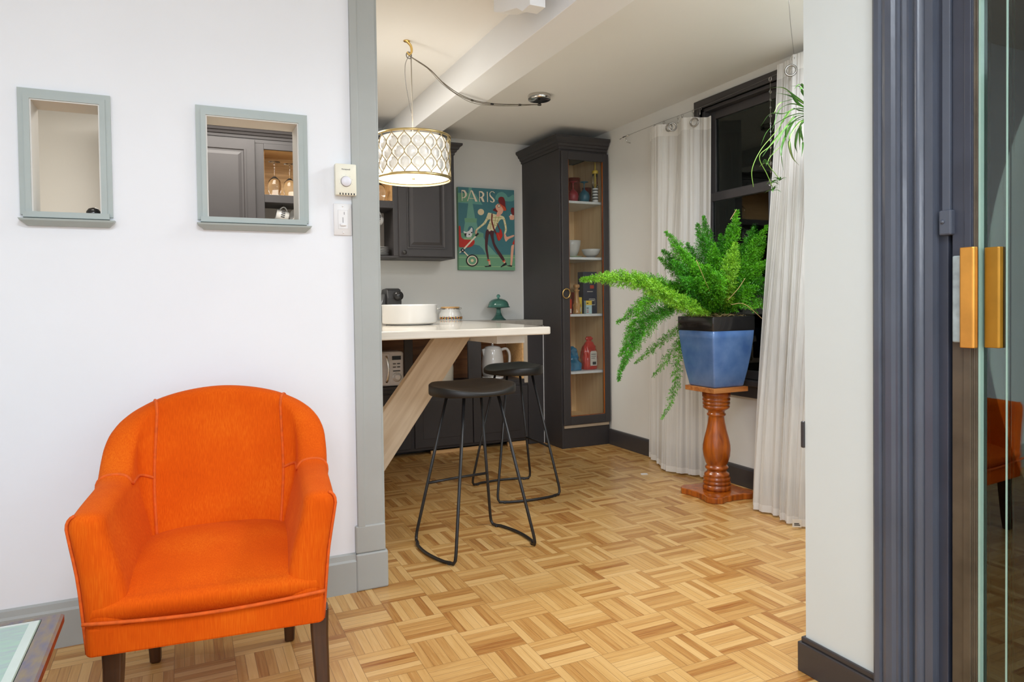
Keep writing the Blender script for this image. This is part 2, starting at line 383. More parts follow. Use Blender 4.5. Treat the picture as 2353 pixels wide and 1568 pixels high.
# pier wall x 1.585..; white wall strip between opening and sliding door
ST('wall_right_pier', MB().box(1.60, 1.76, 1.215, 1.450, 0, 2.65, W_PIER).box(1.76, 3.0, 1.40, 1.450, 0, 2.65, W_PIER).box(1.60, 1.76, -2.3, -.25, 0, 2.65, W_PIER).box(1.60, 1.76, -.25, 1.215, 2.30, 2.65, W_PIER))
mb = MB(); mb.prism([(1.600, 1.215), (1.583, 1.215), (1.583, 1.466), (1.70, 1.466), (1.70, 1.45), (1.6, 1.45)], 0, .085, DARKT)
mb.prism([(1.600, 1.215), (1.590, 1.215), (1.590, 1.459), (1.70, 1.459), (1.70, 1.45), (1.6, 1.45)], .085, .10, DARKT)
ST('baseboard_pier', mb, bevel=.003)

# beam and bracket
ST('trim_2', MB().box(1.353, 1.553, 1.5, YB, 2.200, 2.45), BEAMW, bevel=.002)
mb = MB(); mb.prism([(2.383, 2.20), (2.45, 2.20), (2.50, 2.232), (2.62, 2.262), (2.72, 2.30), (2.72, 2.60), (2.383, 2.60)], 1.209, 1.276, BEAMW, axis='x')
ST('trim_3', mb, bevel=.002)

# pass-through frames
def passthrough(name, o, sill_ext):
    x0, x1, z0, z1 = o; s = struct(name, ((x0+x1)/2, 2.61, z0)); w_ = .031
    mb = MB()
    for k, (ww, yy) in enumerate(((w_, 2.600), (.016, 2.596), (.007, 2.603))):
        mb.box(x0-ww, x0, yy, 2.612, z0-.01, z1+ww, SAGE).box(x1, x1+ww, yy, 2.612, z0-.01, z1+ww, SAGE).box(x0, x1, yy, 2.612, z1, z1+ww, SAGE)
    mb.box(x0, x0+.004, 2.60, 2.722, z0, z1, W_KIT).box(x1-.004, x1, 2.60, 2.722, z0, z1, W_KIT).box(x0+.004, x1-.004, 2.60, 2.722, z1-.004, z1, W_KIT)
    mb.build('window_frame', parent=s)
    mb = MB(); mb.prism([(2.725, z0), (2.586, z0), (2.586, z0-.018), (2.596, z0-.02), (2.596, z0-.022), (2.725, z0-.022)], x0-.022, x1+.022, SAGE, axis='x')
    a, b = x0-.034, x1+.038
    mb.loft([[(a, 2.576, z0-.022), (b, 2.576, z0-.022), (b, 2.612, z0-.022), (a, 2.612, z0-.022)],
             [(a+.003, 2.578, z0-.028), (b-.003, 2.578, z0-.028), (b-.003, 2.612, z0-.028), (a+.003, 2.612, z0-.028)],
             [(a+.020, 2.598, z0-.043), (b-.018, 2.598, z0-.043), (b-.018, 2.612, z0-.043), (a+.020, 2.612, z0-.043)]], SAGE, False, None, True, True)
    mb.build('window_sill', parent=s)
passthrough('window_1', PA, .03); passthrough('window_2', PB, .03)

# dark sash window on the right wall
def sash_window():
    s = struct('window_3', (XR, 2.85, wz0))
    mb = MB()
    # casing boards, stepped
    for d, a in ((.022, .055), (.030, .0182)):
        mb.box(XR-d, XR, wy1+.0005, wy1+a, wz0-.06, wz1, DARKT).box(XR-d, XR, wy0-a, wy0-.0005, wz0-.06, wz1, DARKT).box(XR-d, XR, wy0-a, wy1+a, wz1, wz1+a, DARKT)
    mb.box(XR-.004, XR+.10, wy1-.02, wy1, wz0, wz1, DARKT).box(XR-.004, XR+.1, wy0, wy0+.02, wz0, wz1, DARKT).box(XR-.004, XR+.1, wy0, wy1, wz1-.02, wz1, DARKT)
    mb.build('window_frame', parent=s, bevel=.003)
    mb = MB(); mb.box(XR-.055, XR+.1, wy0-.07, wy1+.06, wz0-.03, wz0, DARKT).box(XR-.026, XR, wy0-.055, wy1+.05, wz0-.10, wz0-.03, DARKT)
    mb.build('window_sill', parent=s, bevel=.004)
    for nm, x, z0, z1, mun in (('sash', XR+.05, 1.68, 2.22, 0), ('sash', XR+.022, wz0, 1.72, 1)):
        mb = MB(); a, b = wy0+.02, wy1-.02; q = .05
        mb.box(x-.012, x+.012, a, a+q, z0, z1, DARKT).box(x-.012, x+.012, b-q, b, z0, z1, DARKT).box(x-.012, x+.012, a+q, b-q, z0, z0+q, DARKT).box(x-.012, x+.012, a+q, b-q, z1-q, z1, DARKT)
        if mun: mb.box(x-.008, x+.008, 2.86, 2.885, z0+q, z1-q, SLATE)
        o = mb.build(nm, parent=s, bevel=.003)
        g = MB().box(x-.002, x+.002, a+q, b-q, z0+q, z1-q, WPANE).build('pane', parent=o)
    return s
sash_window()

# sliding glass door on the right, casing profile extruded upward
def sliding_door():
    s = struct('door_1', (1.6, .9, 0)); Z1 = 2.30
    mb = MB()
    P = [(1.600, 1.215), (1.578, 1.215), (1.574, 1.208), (1.574, 1.196), (1.580, 1.192), (1.576, 1.186), (1.572, 1.176), (1.572, 1.160), (1.577, 1.152), (1.577, 1.146), (1.582, 1.143), (1.580, 1.137), (1.577, 1.133), (1.584, 1.127), (1.584, 1.122), (1.592, 1.118)]
    for i in range(9): a = PI*i/8; P.append((1.590-.010*sin(a), 1.114-.026*(i/8)))
    P += [(1.592, 1.086), (1.586, 1.083), (1.586, 1.064), (1.60, 1.062), (1.64, 1.062), (1.64, 1.215)]
    mb.prism(list(reversed(P)), 0, Z1+.06, SLATE); mb.build('door_casing', parent=s)
    # jamb recess and latch side
    MB().box(1.606, 1.72, 1.040, 1.064, 0, Z1, SLATED).box(1.690, 1.75, 1.0, 1.24, 0, Z1, SLATED).build('door_jamb', parent=s, bevel=.002)
    o = MB().box(1.598, 1.612, 1.031, 1.0505, 1.235, Z1, SLATE).build('security_bar', parent=s, bevel=.002)
    mb = MB().box(1.590, 1.616, 1.024, 1.053, 1.214, 1.272, SLATE); mb.ball((1.590, 1.043, 1.245), .005, SLATE)
    mb.build('bar_bracket', parent=o, bevel=.004)
    # sliding stile: navy above, worn bronze below
    mb = MB().box(1.604, 1.640, .982, 1.030, 1.02, Z1, SLATED).box(1.604, 1.640, .982, 1.030, 0, 1.02, BRONZE)
    mb.box(1.600, 1.640, .985, 1.001, 1.02, Z1, SLATED).box(1.600, 1.64, .985, 1.003, 0, 1.02, BRONZE)
    mb.box(1.606, 1.618, .9735, .986, 0, Z1, BRONZE).box(1.603, 1.618, .978, .982, 0, Z1, BRONZE)
    mb.build('door_stile', parent=s, bevel=.002)
    MB().box(1.599, 1.606, 1.013, 1.020, 1.02, 1.11, BLACKP).build('lock_slot', parent=s)
    MB().box(1.588, 1.604, 1.000, 1.020, .968, 1.165, mat('chipped_pale_grey_paint', srgb(150, 162, 164), .5, var=.35, scale=30, bump=.4, bscale=40)).build('lock_plate', parent=s, bevel=.003)
    def pull(x, y0, y1, z0, z1, m_, nm='pull_handle'):
        mb = MB(); mb.prism([(x, y0), (x-.010, y0+.002), (x-.012, y0+.006), (x-.012, y1-.004), (x-.010, y1), (x, y1)], z0, z1, m_)
        return mb.build(nm, parent=s, bevel=.002)
    pull(1.590, .963, .998, .957, 1.182, BRASSPULL)
    # fixed glass edge and panes
    MB().box(1.606, 1.618, .9675, .9722, 0, Z1, GEDGE).build('glass_edge', parent=s)
    MB().box(1.618, 1.624, .05, .9725, .05, Z1, DPANE).build('pane', parent=s)
    pull(1.618, .926, .961, .958, 1.180, mat('second_brass_pull', srgb(170, 122, 34), .34, .5, var=.12, scale=14))
    MB().box(1.6165, 1.618, .9170, .9205, 0, Z1, GEDGE).build('glass_edge', parent=s)
    MB().box(1.612, 1.70, -.25, .965, 0, .05, SLATED).box(1.612, 1.70, -.25, .965, Z1-.05, Z1, SLATED).box(1.612, 1.70, -.25, .05, .05, Z1-.05, SLATED).build('door_rail', parent=s)
sliding_door()

# ================================================================ ARMCHAIR
def armchair():
    TH = -math.atan2(.041, .386)
    t = thing('armchair', 'orange velvet tub armchair with dark wooden legs in front of the white wall', 'armchair', (.075+.018*cos(TH), 2.347+.018*sin(TH), 0), rz=TH)
    ZB = .25
    hw, vf, vb, rc = .302, -.440, .045, .135
    L1 = (vb-rc)-vf; L2 = rc*PI/2; L3 = 2*(hw-rc); LT = 2*L1+2*L2+L3
    def path(s):     # outer outline: point, outward normal
        m_ = s > LT/2
        if m_: s = LT-s
        if s < L1: p = Vector((-hw, vf+s)); n_ = Vector((-1, 0))
        elif s < L1+L2:
            a = (s-L1)/rc; p = Vector((-hw+rc-rc*cos(a), vb-rc+rc*sin(a))); n_ = Vector((-cos(a), sin(a)))
        else: p = Vector((-hw+rc+(s-L1-L2), vb)); n_ = Vector((0, 1))
        if m_: p.x = -p.x; n_.x = -n_.x
        return p, n_
    Htab = [(0, .586), (.10, .592)]+[(LT/2-d, h) for d, h in ((.48, .598), (.455, .606), (.43, .622), (.40, .652), (.365, .690), (.33, .718), (.28, .748), (.22, .774), (.167, .792), (.12, .805), (.06, .815), (0, .819))]
    def H(s): s = min(s, LT-s); return sum(interp_l(Htab, min(max(0, s+d), LT-max(0, s+d))) for d in (-.024, -.016, -.008, 0, .008, .016, .024))/7
    def interp_l(tab, x):
        if x <= tab[0][0]: return tab[0][1]
        for (a, b), (c, d) in zip(tab, tab[1:]):
            if x <= c: return lerp(b, d, (x-a)/(c-a))
        return tab[-1][1]
    def Ts(s): s = min(s, LT-s); return lerp(.082, .088, smooth(0, L1, s))
    def wback(p): return smooth(-.36, .0, p.y)
    def outer(s, z):
        p, n_ = path(s); k = max(0, 1-(z-ZB)/.36)
        q = p-n_*(.030*k)+n_*.012*smooth(.4, .6, z)
        y = q.y+.17*(z-.30)*wback(q)
        return Vector((q.x, y, z))
    def inner(s, z):
        o_ = outer(s, z); p, n_ = path(s)
        q = Vector((o_.x, o_.y))-n_*(Ts(s)+.022*max(0, (.52-z)/.2)*(1 if s else 1))
        # slight lumbar belly on the back
        q.y -= .012*sin(PI*max(0, min(1, (z-.36)/.42)))*max(0, n_.y)
        return Vector((q.x, q.y, z))
    def prof(s, k=1.0, dy=0, dH=0):
        h = H(s)-dH; T = Ts(s); r = T/2*.85; pts = []
        for i in range(9): z = ZB+(h-r-ZB)*i/8; pts.append(outer(s, z))
        a = outer(s, h-r); b = inner(s, h-r); c = (a+b)/2
        for i in range(1, 12):
            an = PI*i/12; e = .8
            f = lambda q: (abs(q)**e)*(1 if q > 0 else -1)
            pts.append(Vector((c.x+(a.x-c.x)*f(cos(an)), c.y+(a.y-c.y)*f(cos(an)), h-r+r*f(sin(an)))))
        for i in range(9): z = (h-r)+(.30-(h-r))*i/8; pts.append(inner(s, z))
        if k != 1 or dy:
            for p in pts:
                z = min(p.z, h-r); c_ = (outer(s, z)+inner(s, z))/2
                p.x = c_.x+(p.x-c_.x)*k; p.y -= dy
        return pts
    rings = []
    CAP = ((0, .035), (.25, .034), (.5, .032), (.72, .028), (.88, .020), (.96, .010))
    for k_, d_ in CAP: rings.append(prof(0, k_, d_, (1-k_)*.026))
    N = 110
    for i in range(N+1): rings.append(prof(LT*i/N))
    for k_, d_ in CAP[::-1]: rings.append(prof(LT, k_, d_, (1-k_)*.026))
    mb = MB(); mb.loft(rings, VELVET, True, None, False)
    n = len(rings[0]); tot = len(rings)*n
    o = mb.build('upholstered_shell'); setlocal(o, t)
    # seat cushion
    def seat(a, b):
        a = a*2-1; v = lerp(.03, -.478, min(1, b/.72)) if b < .72 else -.478
        wv = lerp(.215, .243, smooth(.0, .6, b/.72))
        if v > -.1: wv *= math.sqrt(max(.05, 1-((v+.1)/.19)**2))*.12+.88
        ex = 1-abs(a)**3.2
        z = .372+.052*sin(PI*min(1, b/.72)**.75)*(.35+.65*ex)+.008*ex
        u = a*wv
        if b >= .72:
            q = (b-.72)/.28; zt = .372+.008*ex+.0
            an = q*PI*.55
            z = lerp(z, .316, 1-cos(an*.9)); v = -.452-.036*sin(min(PI, q*PI*.9))*(.6+.4*ex)
            u = a*lerp(wv, .262, smooth(0, .8, q))
        elif b > .55:
            v = lerp(lerp(.03, -.478, .55/.72), -.452, (b-.55)/.17)
        return (u, v, z)
    mb = MB().grid(seat, 40, 50, VELVET); o = mb.build('seat_cushion'); setlocal(o, t)
    # apron band round the bottom, follows the outer outline, front is flat
    pts = []
    for i in range(61):
        s = LT*i/60; p = outer(s, ZB); pts.append((p.x, p.y))
    mb = MB()
    fr = [(-.274, -.462), (-.262, -.474), (.262, -.474), (.274, -.462)]
    ol = pts + fr[::-1]
    mb.prism(ol[::-1], ZB-.004, ZB+.066, VELVET); o = mb.build('apron', bevel=.006); setlocal(o, t)
    # piping
    mb = MB()
    fp = [(lerp(-.276, .276, i/24), -.4785-.004*sin(PI*i/24), .331-.012*sin(PI*i/24)) for i in range(25)]
    def pipe(q, r_=.0045): o = MB().tube(q, r_, PIPE).build('piping'); setlocal(o, t)
    pipe(fp, .0048)
    for sg in (0, 1):
        e = [tuple(p) for p in prof(LT if sg else 0, .97, .012)[:13]]; pipe([(x+(.002 if sg else -.002), y-.002, z) for x, y, z in e], .0038)
    def on_in(s, z, k=.004):
        p, n_ = path(s); q = inner(s, z); return (q.x-n_.x*k*0, q.y-n_.y*k*0, z)
    for sg in (0, 1):
        sb = L1+L2*.86; q = []
        for i in range(25):
            z = lerp(.385, H(sb)-.035, i/24); s_ = sb-.030*(1-i/24)
            s_ = LT-s_ if sg else s_; q.append(on_in(s_, z))
        a = q[-1]; h = H(sb); cx = 1 if sg else -1
        top = prof(LT-sb if sg else sb)
        q += [tuple(top[i]) for i in range(19, 6, -1)]
        pipe(q)
        # wing seam: from the back seam out over the arm
        w2 = []
        for i in range(14):
            f = i/13; s_ = lerp(sb-.012, L1-.078, f); z = lerp(.558, .572, f)+.010*sin(PI*f)
            s_ = LT-s_ if sg else s_; w2.append(on_in(s_, z))
        st_ = LT-(L1-.078) if sg else L1-.078; tp = prof(st_)
        w2 = w2[:-1]+[tuple(tp[i]) for i in range(19, 6, -1)]
        pipe(w2)
    # legs
    for (u, v, rear) in ((-.222, -.425, 0), (.262, -.425, 0), (-.193, -.005, 1), (.193, -.005, 1)):
        mb = MB(); w0, w1 = (.024, .0165) if not rear else (.019, .015); k = .055 if rear else -.012
        du = -.0 if rear else 0
        sec = lambda w_, cu, cv, z: [(cu-w_, cv-w_+.004, z), (cu-w_+.004, cv-w_, z), (cu+w_-.004, cv-w_, z), (cu+w_, cv-w_+.004, z), (cu+w_, cv+w_-.004, z), (cu+w_-.004, cv+w_, z), (cu-w_+.004, cv+w_, z), (cu-w_, cv+w_-.004, z)]
        if rear: R_ = [sec(w0, u, v-.03, .27), sec(w0, u, v-.025, .18), sec(w1+.002, u, v-.008, .06), sec(w1, u, v, .006), sec(w1-.003, u, v, 0)]
        else: R_ = [sec(w0, u, v, .27), sec(w0-.002, u, v, .20), sec(w1+.002, u*1.02, v-.006, .06), sec(w1, u*1.03, v-.01, .004), sec(w1-.003, u*1.03, v-.01, 0)]
        mb.loft(R_[::-1], DLEG, False, None, True, True); o = mb.build('leg', bevel=.002); setlocal(o, t)
armchair()

# ================================================================ COFFEE TABLE (lower left corner of the picture)
def coffee_table():
    t = thing('coffee_table', 'weathered wooden coffee table with inset green-tinted glass top at lower left', 'coffee table', (-.75, 1.4, 0))
    x1, y1, x0, y0, z = -.254, 1.812, -1.25, 1.02, .400
    pw = mat('weathered_painted_wood', srgb(158, 140, 108), .5, var=.3, scale=26, col2=srgb(104, 100, 116), bump=.25, bscale=30, stretch=(3, 1, 1))
    rust = mat('red_brown_wood_edge', srgb(128, 58, 26), .45, var=.25, scale=20)
    pg = mat('sea_green_glass_top', srgb(150, 190, 166), .10, var=.10, scale=26, stretch=(1, 4, 1), col2=srgb(142, 160, 160), coat=.8, bump=.05, bscale=12)
    bev = mat('bevelled_glass_border', srgb(190, 204, 194), .08, var=.05, coat=.8)
    mb = MB(); qx, qy = .038, .018; G_ = lambda i, zz: [(x0+qx+i, y0+qy+i, zz), (x1-qx-i, y0+qy+i, zz), (x1-qx-i, y1-qy-i, zz), (x0+qx+i, y1-qy-i, zz)]
    P = lambda i, zz: [(x0+i, y0+i, zz), (x1-i, y0+i, zz), (x1-i, y1-i, zz), (x0+i, y1-i, zz)]
    mb.loft([P(.006, z-.026), P(0, z-.020), P(0, z-.005)], rust, False, None, True, False)
    mb.loft([P(0, z-.005), P(.005, z), G_(.0, z), G_(.0, z-.006)], pw, False, None, True, False)
    mb.add(P(.006, z-.026), [(3, 2, 1, 0)], rust)
    mb.build('tabletop_frame', parent=t)
    mb = MB(); mb.loft([G_(.002, z-.008), G_(.002, z-.001), G_(.004, z+.0005)], GEDGE, False, None, True, False); mb.loft([G_(.004, z+.0005), G_(.020, z+.0025)], bev, False, None, True, False); mb.add(G_(.020, z+.0025), [(0, 1, 2, 3)], pg); mb.add(G_(.002, z-.008), [(3, 2, 1, 0)], pg)
    mb.build('glass_top', parent=t)
    for x, y in ((x0+.09, y0+.09), (x1-.09, y0+.09), (x1-.09, y1-.12), (x0+.09, y1-.12)):
        MB().box(x-.03, x+.03, y-.03, y+.03, 0, z-.026, rust).build('leg', parent=t, bevel=.004)
    mb = MB(); zz = .235
    mb.box(x0+.02, x1-.0, y0+.05, y1-.09, zz-.05, zz-.003, rust).box(x0+.022, x1-.004, y0+.052, y1-.092, zz-.003, zz, pw)
    mb.build('lower_shelf', parent=t, bevel=.006)
coffee_table()

# ================================================================ BAR STOOLS
def bar_stool():
    t = thing('bar_stool', 'black saddle-seat bar stool standing nearest, in front of the table and the pine strut', 'bar stool', (0, 0, 0))
    zt = .718
    def out(a):  # seat outline
        ca, sa = cos(a), sin(a)
        f = lambda q, e: (abs(q)**e)*(1 if q > 0 else -1)
        x = .196*f(ca, .82); y = .150*f(sa, .88)+.012*(1-abs(ca))*(-1 if sa < 0 else 0)
        return x, y
    def top(x, y): return zt-.012+.024*(x/.196)**2*(1 if True else 0)-.010*smooth(.0, -.15, y)*(1-(x/.2)**2)+.016*smooth(.02, .15, y)-.010*(1-(y/.15)**2)
    n = 48; rings = []
    for k, (sc_, zz) in enumerate(((0, 1), (.25, 1), (.5, 1), (.72, 1), (.90, 1), (.975, .995), (1, .97), (1.003, .5), (1, .12), (.985, 0), (0, 0))):
        R = []
        for i in range(n):
            x, y = out(2*PI*i/n); zT = top(x*min(1, max(sc_, .001)), y*min(1, max(sc_, .001))); zB = zt-.042
            if k >= 5: zT = top(x, y)-(.002 if k == 5 else .006)
            R.append((x*max(sc_, .001), y*max(sc_, .001), zT if zz >= .97 else lerp(zB, zT, zz)))
        rings.append(R)
    mb = MB(); mb.loft(rings, BLACKW, True, None, True, False); o = mb.build('seat'); setlocal(o, t)
    r = .0070; zs = zt-.041
    for sg in (-1, 1):
        mb = MB(); tx, ty = sg*.085, .075; fx, fy = sg*.200, .190
        P = []
        P.append((tx, -ty, zs))
        def foot(sy):
            a = Vector((tx, sy*ty, zs)); b = Vector((fx, sy*fy, .012)); d = (a-b).normalized()
            q = [tuple(b+d*.05), tuple(b+d*.03+Vector((sg*.000, -sy*.001, 0))), tuple(b+d*.012+Vector((0, -sy*.004, -.001))), (fx+sg*.002, sy*(fy-.014), .009), (fx+sg*.006, sy*(fy-.035), .008)]
            return q
        P += foot(-1)
        for i in range(1, 12):
            y = lerp(-(fy-.035), fy-.035, i/12); P.append((fx+sg*(.006+.030*cos(PI*y/(2*fy))), y, .008))
        P += foot(1)[::-1]; P.append((tx, ty, zs))
        mb.tube(P, r, BLACKM, 10); o = mb.build('sled_leg'); setlocal(o, t)
        for sy in (-1, 1):
            pd = MB().lathe([(.008, 0), (.008, .006)], (fx+sg*.008, sy*(fy-.04)), BLACKM, 12); p_ = pd.build('foot_pad'); setlocal(p_, o)
        mb = MB().tube([(sg*.06, -.10, zs+.002), (sg*.09, 0, zs+.002), (sg*.06, .10, zs+.002)], .006, BLACKM, 6); o = mb.build('seat_bracket'); setlocal(o, t)
    # foot rest between the two far legs
    f = (.66-.26)/.66; x = lerp(.200, .085, (.265)/.66); y = lerp(.190, .075, .265/.66)
    mb = MB().tube([(-x, y, .268), (0, y+.006, .268), (x, y, .268)], .0065, BLACKM, 8); o = mb.build('foot_rest'); setlocal(o, t)
    return t
def copy_tree(o, parent=None):
    c = o.copy(); C.objects.link(c)
    if parent is not None: c.parent = parent; c.matrix_parent_inverse = o.matrix_parent_inverse.copy()
    for ch in list(o.children): copy_tree(ch, c)
    return c
st1 = bar_stool(); st1['group'] = 'black bar stools at the table'
st2 = copy_tree(st1); st2['label'] = 'black saddle-seat bar stool standing farther back, beside the tall charcoal cabinet'
st1.location = (1.150, 2.876, 0); st1.rotation_euler = (0, 0, rad(8))
st2.location = (1.690, 3.596, 0); st2.rotation_euler = (0, 0, rad(-92))

# ================================================================ BAR TABLE
def bar_table():
    t = thing('bar_table', 'pale glossy wooden bar table propped on a slanted bare pine plank', 'table', (1.0, 3.8, 0))
    P = [(.30, 2.915), (1.545, 2.925), (1.560, 2.930), (1.572, 2.945), (1.60, 3.2), (1.66, 3.7), (1.70, 4.2), (1.66, 4.55), (1.56, 4.733), (.30, 4.733)]
    P = [(.30, 2.875)]+[(x+.01 if x > .5 else x, y) for x, y in P[1:]]
    mb = MB(); mb.prism(P, .921, .958, TABLEW); mb.build('tabletop', parent=t, bevel=.006)
    # strut: plank in the xz plane at y 3.58..3.66
    mb = MB(); S = [(1.225, .905), (1.452, .914), (1.432, .868), (.932, .194), (.79, 0), (.555, 0), (.938, .515), (1.203, .84)]
    S = [(1.250, .921), (1.457, .921), (.794, 0), (.548, 0)]
    mb.prism(S, 3.60, 3.66, STRUTW, axis='y'); mb.build('strut', parent=t, bevel=.003)
    mb = MB(); mb.box(1.432, 1.588, 3.24, 4.70, .866, .921, mat('white_painted_cleat', (.82, .84, .86), .5)); mb.build('cleat', parent=t, bevel=.002)
bar_table()

# ================================================================ BASE CABINETS + COUNTER
def base_cabinets():
    t = thing('base_cabinet', 'charcoal base cabinets with an open wood-backed shelf under the counter', 'cabinet', (1.6, 4.9, 0))
    y0 = 4.750; xa, xb = .30, 2.482
    mb = MB()
    mb.box(xa, xb, y0+.02, YB-.001, .03, .48, DARK).box(xa, xb, y0+.10, YB-.001, 0, .03, BLACKP)
    mb.box(xa, xb, y0, y0+.02, .035, .485, DARK)
    mb.box(xa, xb, y0-.004, y0+.02, .455, .478, DARK)
    mb.box(2.350, xb, y0-.012, y0+.02, 0, .898, DARK)
    mb.build('carcass', parent=t, bevel=.002)
    mb = MB().box(xa, 2.35, y0-.002, 5.06, .485, .500, DARK); mb.build('open_shelf', parent=t)
    MB().box(xa, 2.35, 5.055, 5.075, .50, .898, BROWNW).build('back_board', parent=t)
    MB().box(xa, 2.35, y0, y0+.018, .852, .898, OAKH).build('top_rail', parent=t)
    for a, b in ((1.391, 1.451), (1.869, 1.972)): MB().box(a, b, y0-.004, y0+.02, .50, .898, DARK).build('stile', parent=t, bevel=.002)
    MB().box(2.312, 2.322, y0+.01, 5.05, .50, .874, OAKH).build('side_panel', parent=t)
    MB().box(2.322, 2.350, y0-.006, y0+.25, .47, .898, mat('raw_panel_edge', srgb(190, 178, 160), .6)).build('panel_edge', parent=t)
    MB().box(xb-.003, xb+.001, y0-.0145, y0-.0125, 0, .899, WHITEP).build('caulk_line', parent=t)
    for a, b in ((.96, 1.425), (1.455, 1.893), (1.90, 2.345)):
        o = MB().box(a, b, y0-.016, y0, .055, .448, DARK).build('door', parent=t, bevel=.003)
        MB().box(a+.06, b-.06, y0-.019, y0-.014, .115, .388, DARK).build('door_panel', parent=o, bevel=.004)
    MB().box(1.58, 1.98, y0+.01, y0+.03, 0, .022, OAKH).build('floor_batten', parent=t); MB().box(2.18, 2.34, y0-.0, y0+.02, 0, .028, OAKH).build('floor_batten', parent=t)
base_cabinets()
tag(MB().box(.30, 2.482, 4.736, YB-.001, .900, .943, CTOP).build('countertop', bevel=.004), 'long grey laminate countertop between back wall and table', 'countertop')

# ================================================================ UPPER CABINET
def panel_door(t, x0, x1, y, z0, z1, M_=DARK, knob=None):
    o = MB().box(x0, x1, y-.020, y, z0, z1, M_).build('door', parent=t, bevel=.003)
    e = .062; mb = MB()
    R = lambda i, d: [(x0+e+i, y-.020-d, z0+e+i), (x1-e-i, y-.020-d, z0+e+i), (x1-e-i, y-.020-d, z1-e-i), (x0+e+i, y-.020-d, z1-e-i)]
    mb.loft([R(-.006, -.001), R(-.006, .006), R(.004, .006), R(.010, -.003) if False else R(.010, .0005), R(.020, .0005), R(.040, .007)], M_, False, None, True, False)
    mb.add(R(.040, .007), [(0, 1, 2, 3)], M_)
    mb.build('raised_panel', parent=o)
    if knob:
        k = MB(); Mx = Matrix.Translation((knob[0], y-.020, knob[1])) @ Matrix.Rotation(PI/2, 4, 'X')
        k.lathe([(.006, 0), (.005, .012), (.013, .018), (.015, .024), (.010, .030), (.001, .031)], (0, 0), mat('dark_knob', (.05, .048, .045), .3, .5), 16, Mx); k.build('knob', parent=o)
def crown(mb, pts, z, prof, mt):       # pts: open polyline in plan with outward offset computed by mitre
    n = len(pts); rings = []
    nr = []
    for i in range(n):
        d = []
        if i > 0: a = Vector(pts[i])-Vector(pts[i-1]); d.append(Vector((a.y, -a.x)).normalized())
        if i < n-1: a = Vector(pts[i+1])-Vector(pts[i]); d.append(Vector((a.y, -a.x)).normalized())
        if len(d) == 2: m_ = (d[0]+d[1]); m_ = m_/(1+d[0].dot(d[1]))
        else: m_ = d[0]
        nr.append(m_)
    for i in range(n): rings.append([(pts[i][0]+nr[i].x*o_, pts[i][1]+nr[i].y*o_, z+h) for o_, h in prof])
    mb.loft(rings, mt, False, None, True, True)
CROWN = [(0, 0), (.006, 0), (.008, .016), (.016, .020), (.022, .034), (.030, .038), (.036, .052), (.048, .062), (.052, .066), (.052, .080), (0, .080)]
def upper_cabinet():
    t = thing('wall_cabinet', 'charcoal wall cabinet with panelled doors and an open middle compartment', 'cabinet', (.75, 4.9, 1.40))
    y0, xa, xb, z0, z1 = 4.770, -.30, 1.787, 1.400, 2.165
    ca, cb = .487, 1.345
    mb = MB()
    mb.box(xa, xa+.018, y0+.02, YB-.001, z0, z1, DARK).box(xb-.018, xb+.0006, y0-.001, YB-.001, z0-.0005, z1, DARK)
    mb.box(xa, xb, y0+.02, YB-.001, z0, z0+.016, DARK).box(xa, xb, y0+.02, YB-.001, z1-.016, z1, DARK)
    mb.box(xa, xb, y0, y0+.02, z1-.045, z1+.01, DARK).box(xa, xb, y0, y0+.02, z0, z0+.014, DARK)
    Zc, Zd = z0+.014, z1-.045; mb.box(xa, xa+.04, y0, y0+.02, Zc, Zd, DARK).box(ca-.055, ca, y0, y0+.02, Zc, Zd, DARK).box(cb-.012, cb+.03, y0, y0+.02, Zc, Zd, DARK).box(xb-.04, xb-.018, y0, y0+.02, Zc, Zd, DARK)
    mb.box(ca-.018, ca, y0+.02, YB-.002, z0, z1, DARK).box(cb, cb+.018, y0+.02, YB-.002, z0, z1, DARK)
    mb.box(xa, xb, YB-.012, YB-.001, z0, 1.75, mat('grey_back_panel', srgb(168, 160, 150), .7))
    mb.build('carcass', parent=t, bevel=.002)
    MB().box(ca, cb, YB-.02, YB-.012, 1.795, z1-.05, OAKH).box(ca, ca+.003, y0+.02, YB-.012, 1.80, 2.08, OAKH).box(cb-.003, cb, y0+.02, YB-.012, 1.80, 2.08, OAKH).box(ca, cb, y0+.02, YB-.012, 2.085, 2.095, OAKH).build('plywood_back', parent=t)
    MB().box(ca, cb, y0+.001, YB-.013, 1.745, 1.795, DARK).box(ca, cb, y0, y0+.02, 2.085, 2.125, DARK).build('shelf', parent=t, bevel=.002)
    panel_door(t, .05, .432, y0, 1.412, 2.135, knob=(.40, 1.45)); panel_door(t, -.285, .045, y0, 1.412, 2.135)
    panel_door(t, 1.368, 1.765, y0, 1.409, 2.140, knob=(1.400, 1.436))
    mb = MB(); crown(mb, [(xa, y0), (xb, y0), (xb, YB-.002)], z1-.018, CROWN, DARK)
    crown(mb, [(xb, YB-.002), (xb, YB-.001)], z1-.018, CROWN, DARK) if False else None
    mb.box(xa, xb, y0, YB-.001, z1+.005, z1+.062, DARK)
    mb.build('crown_moulding', parent=t)
upper_cabinet()

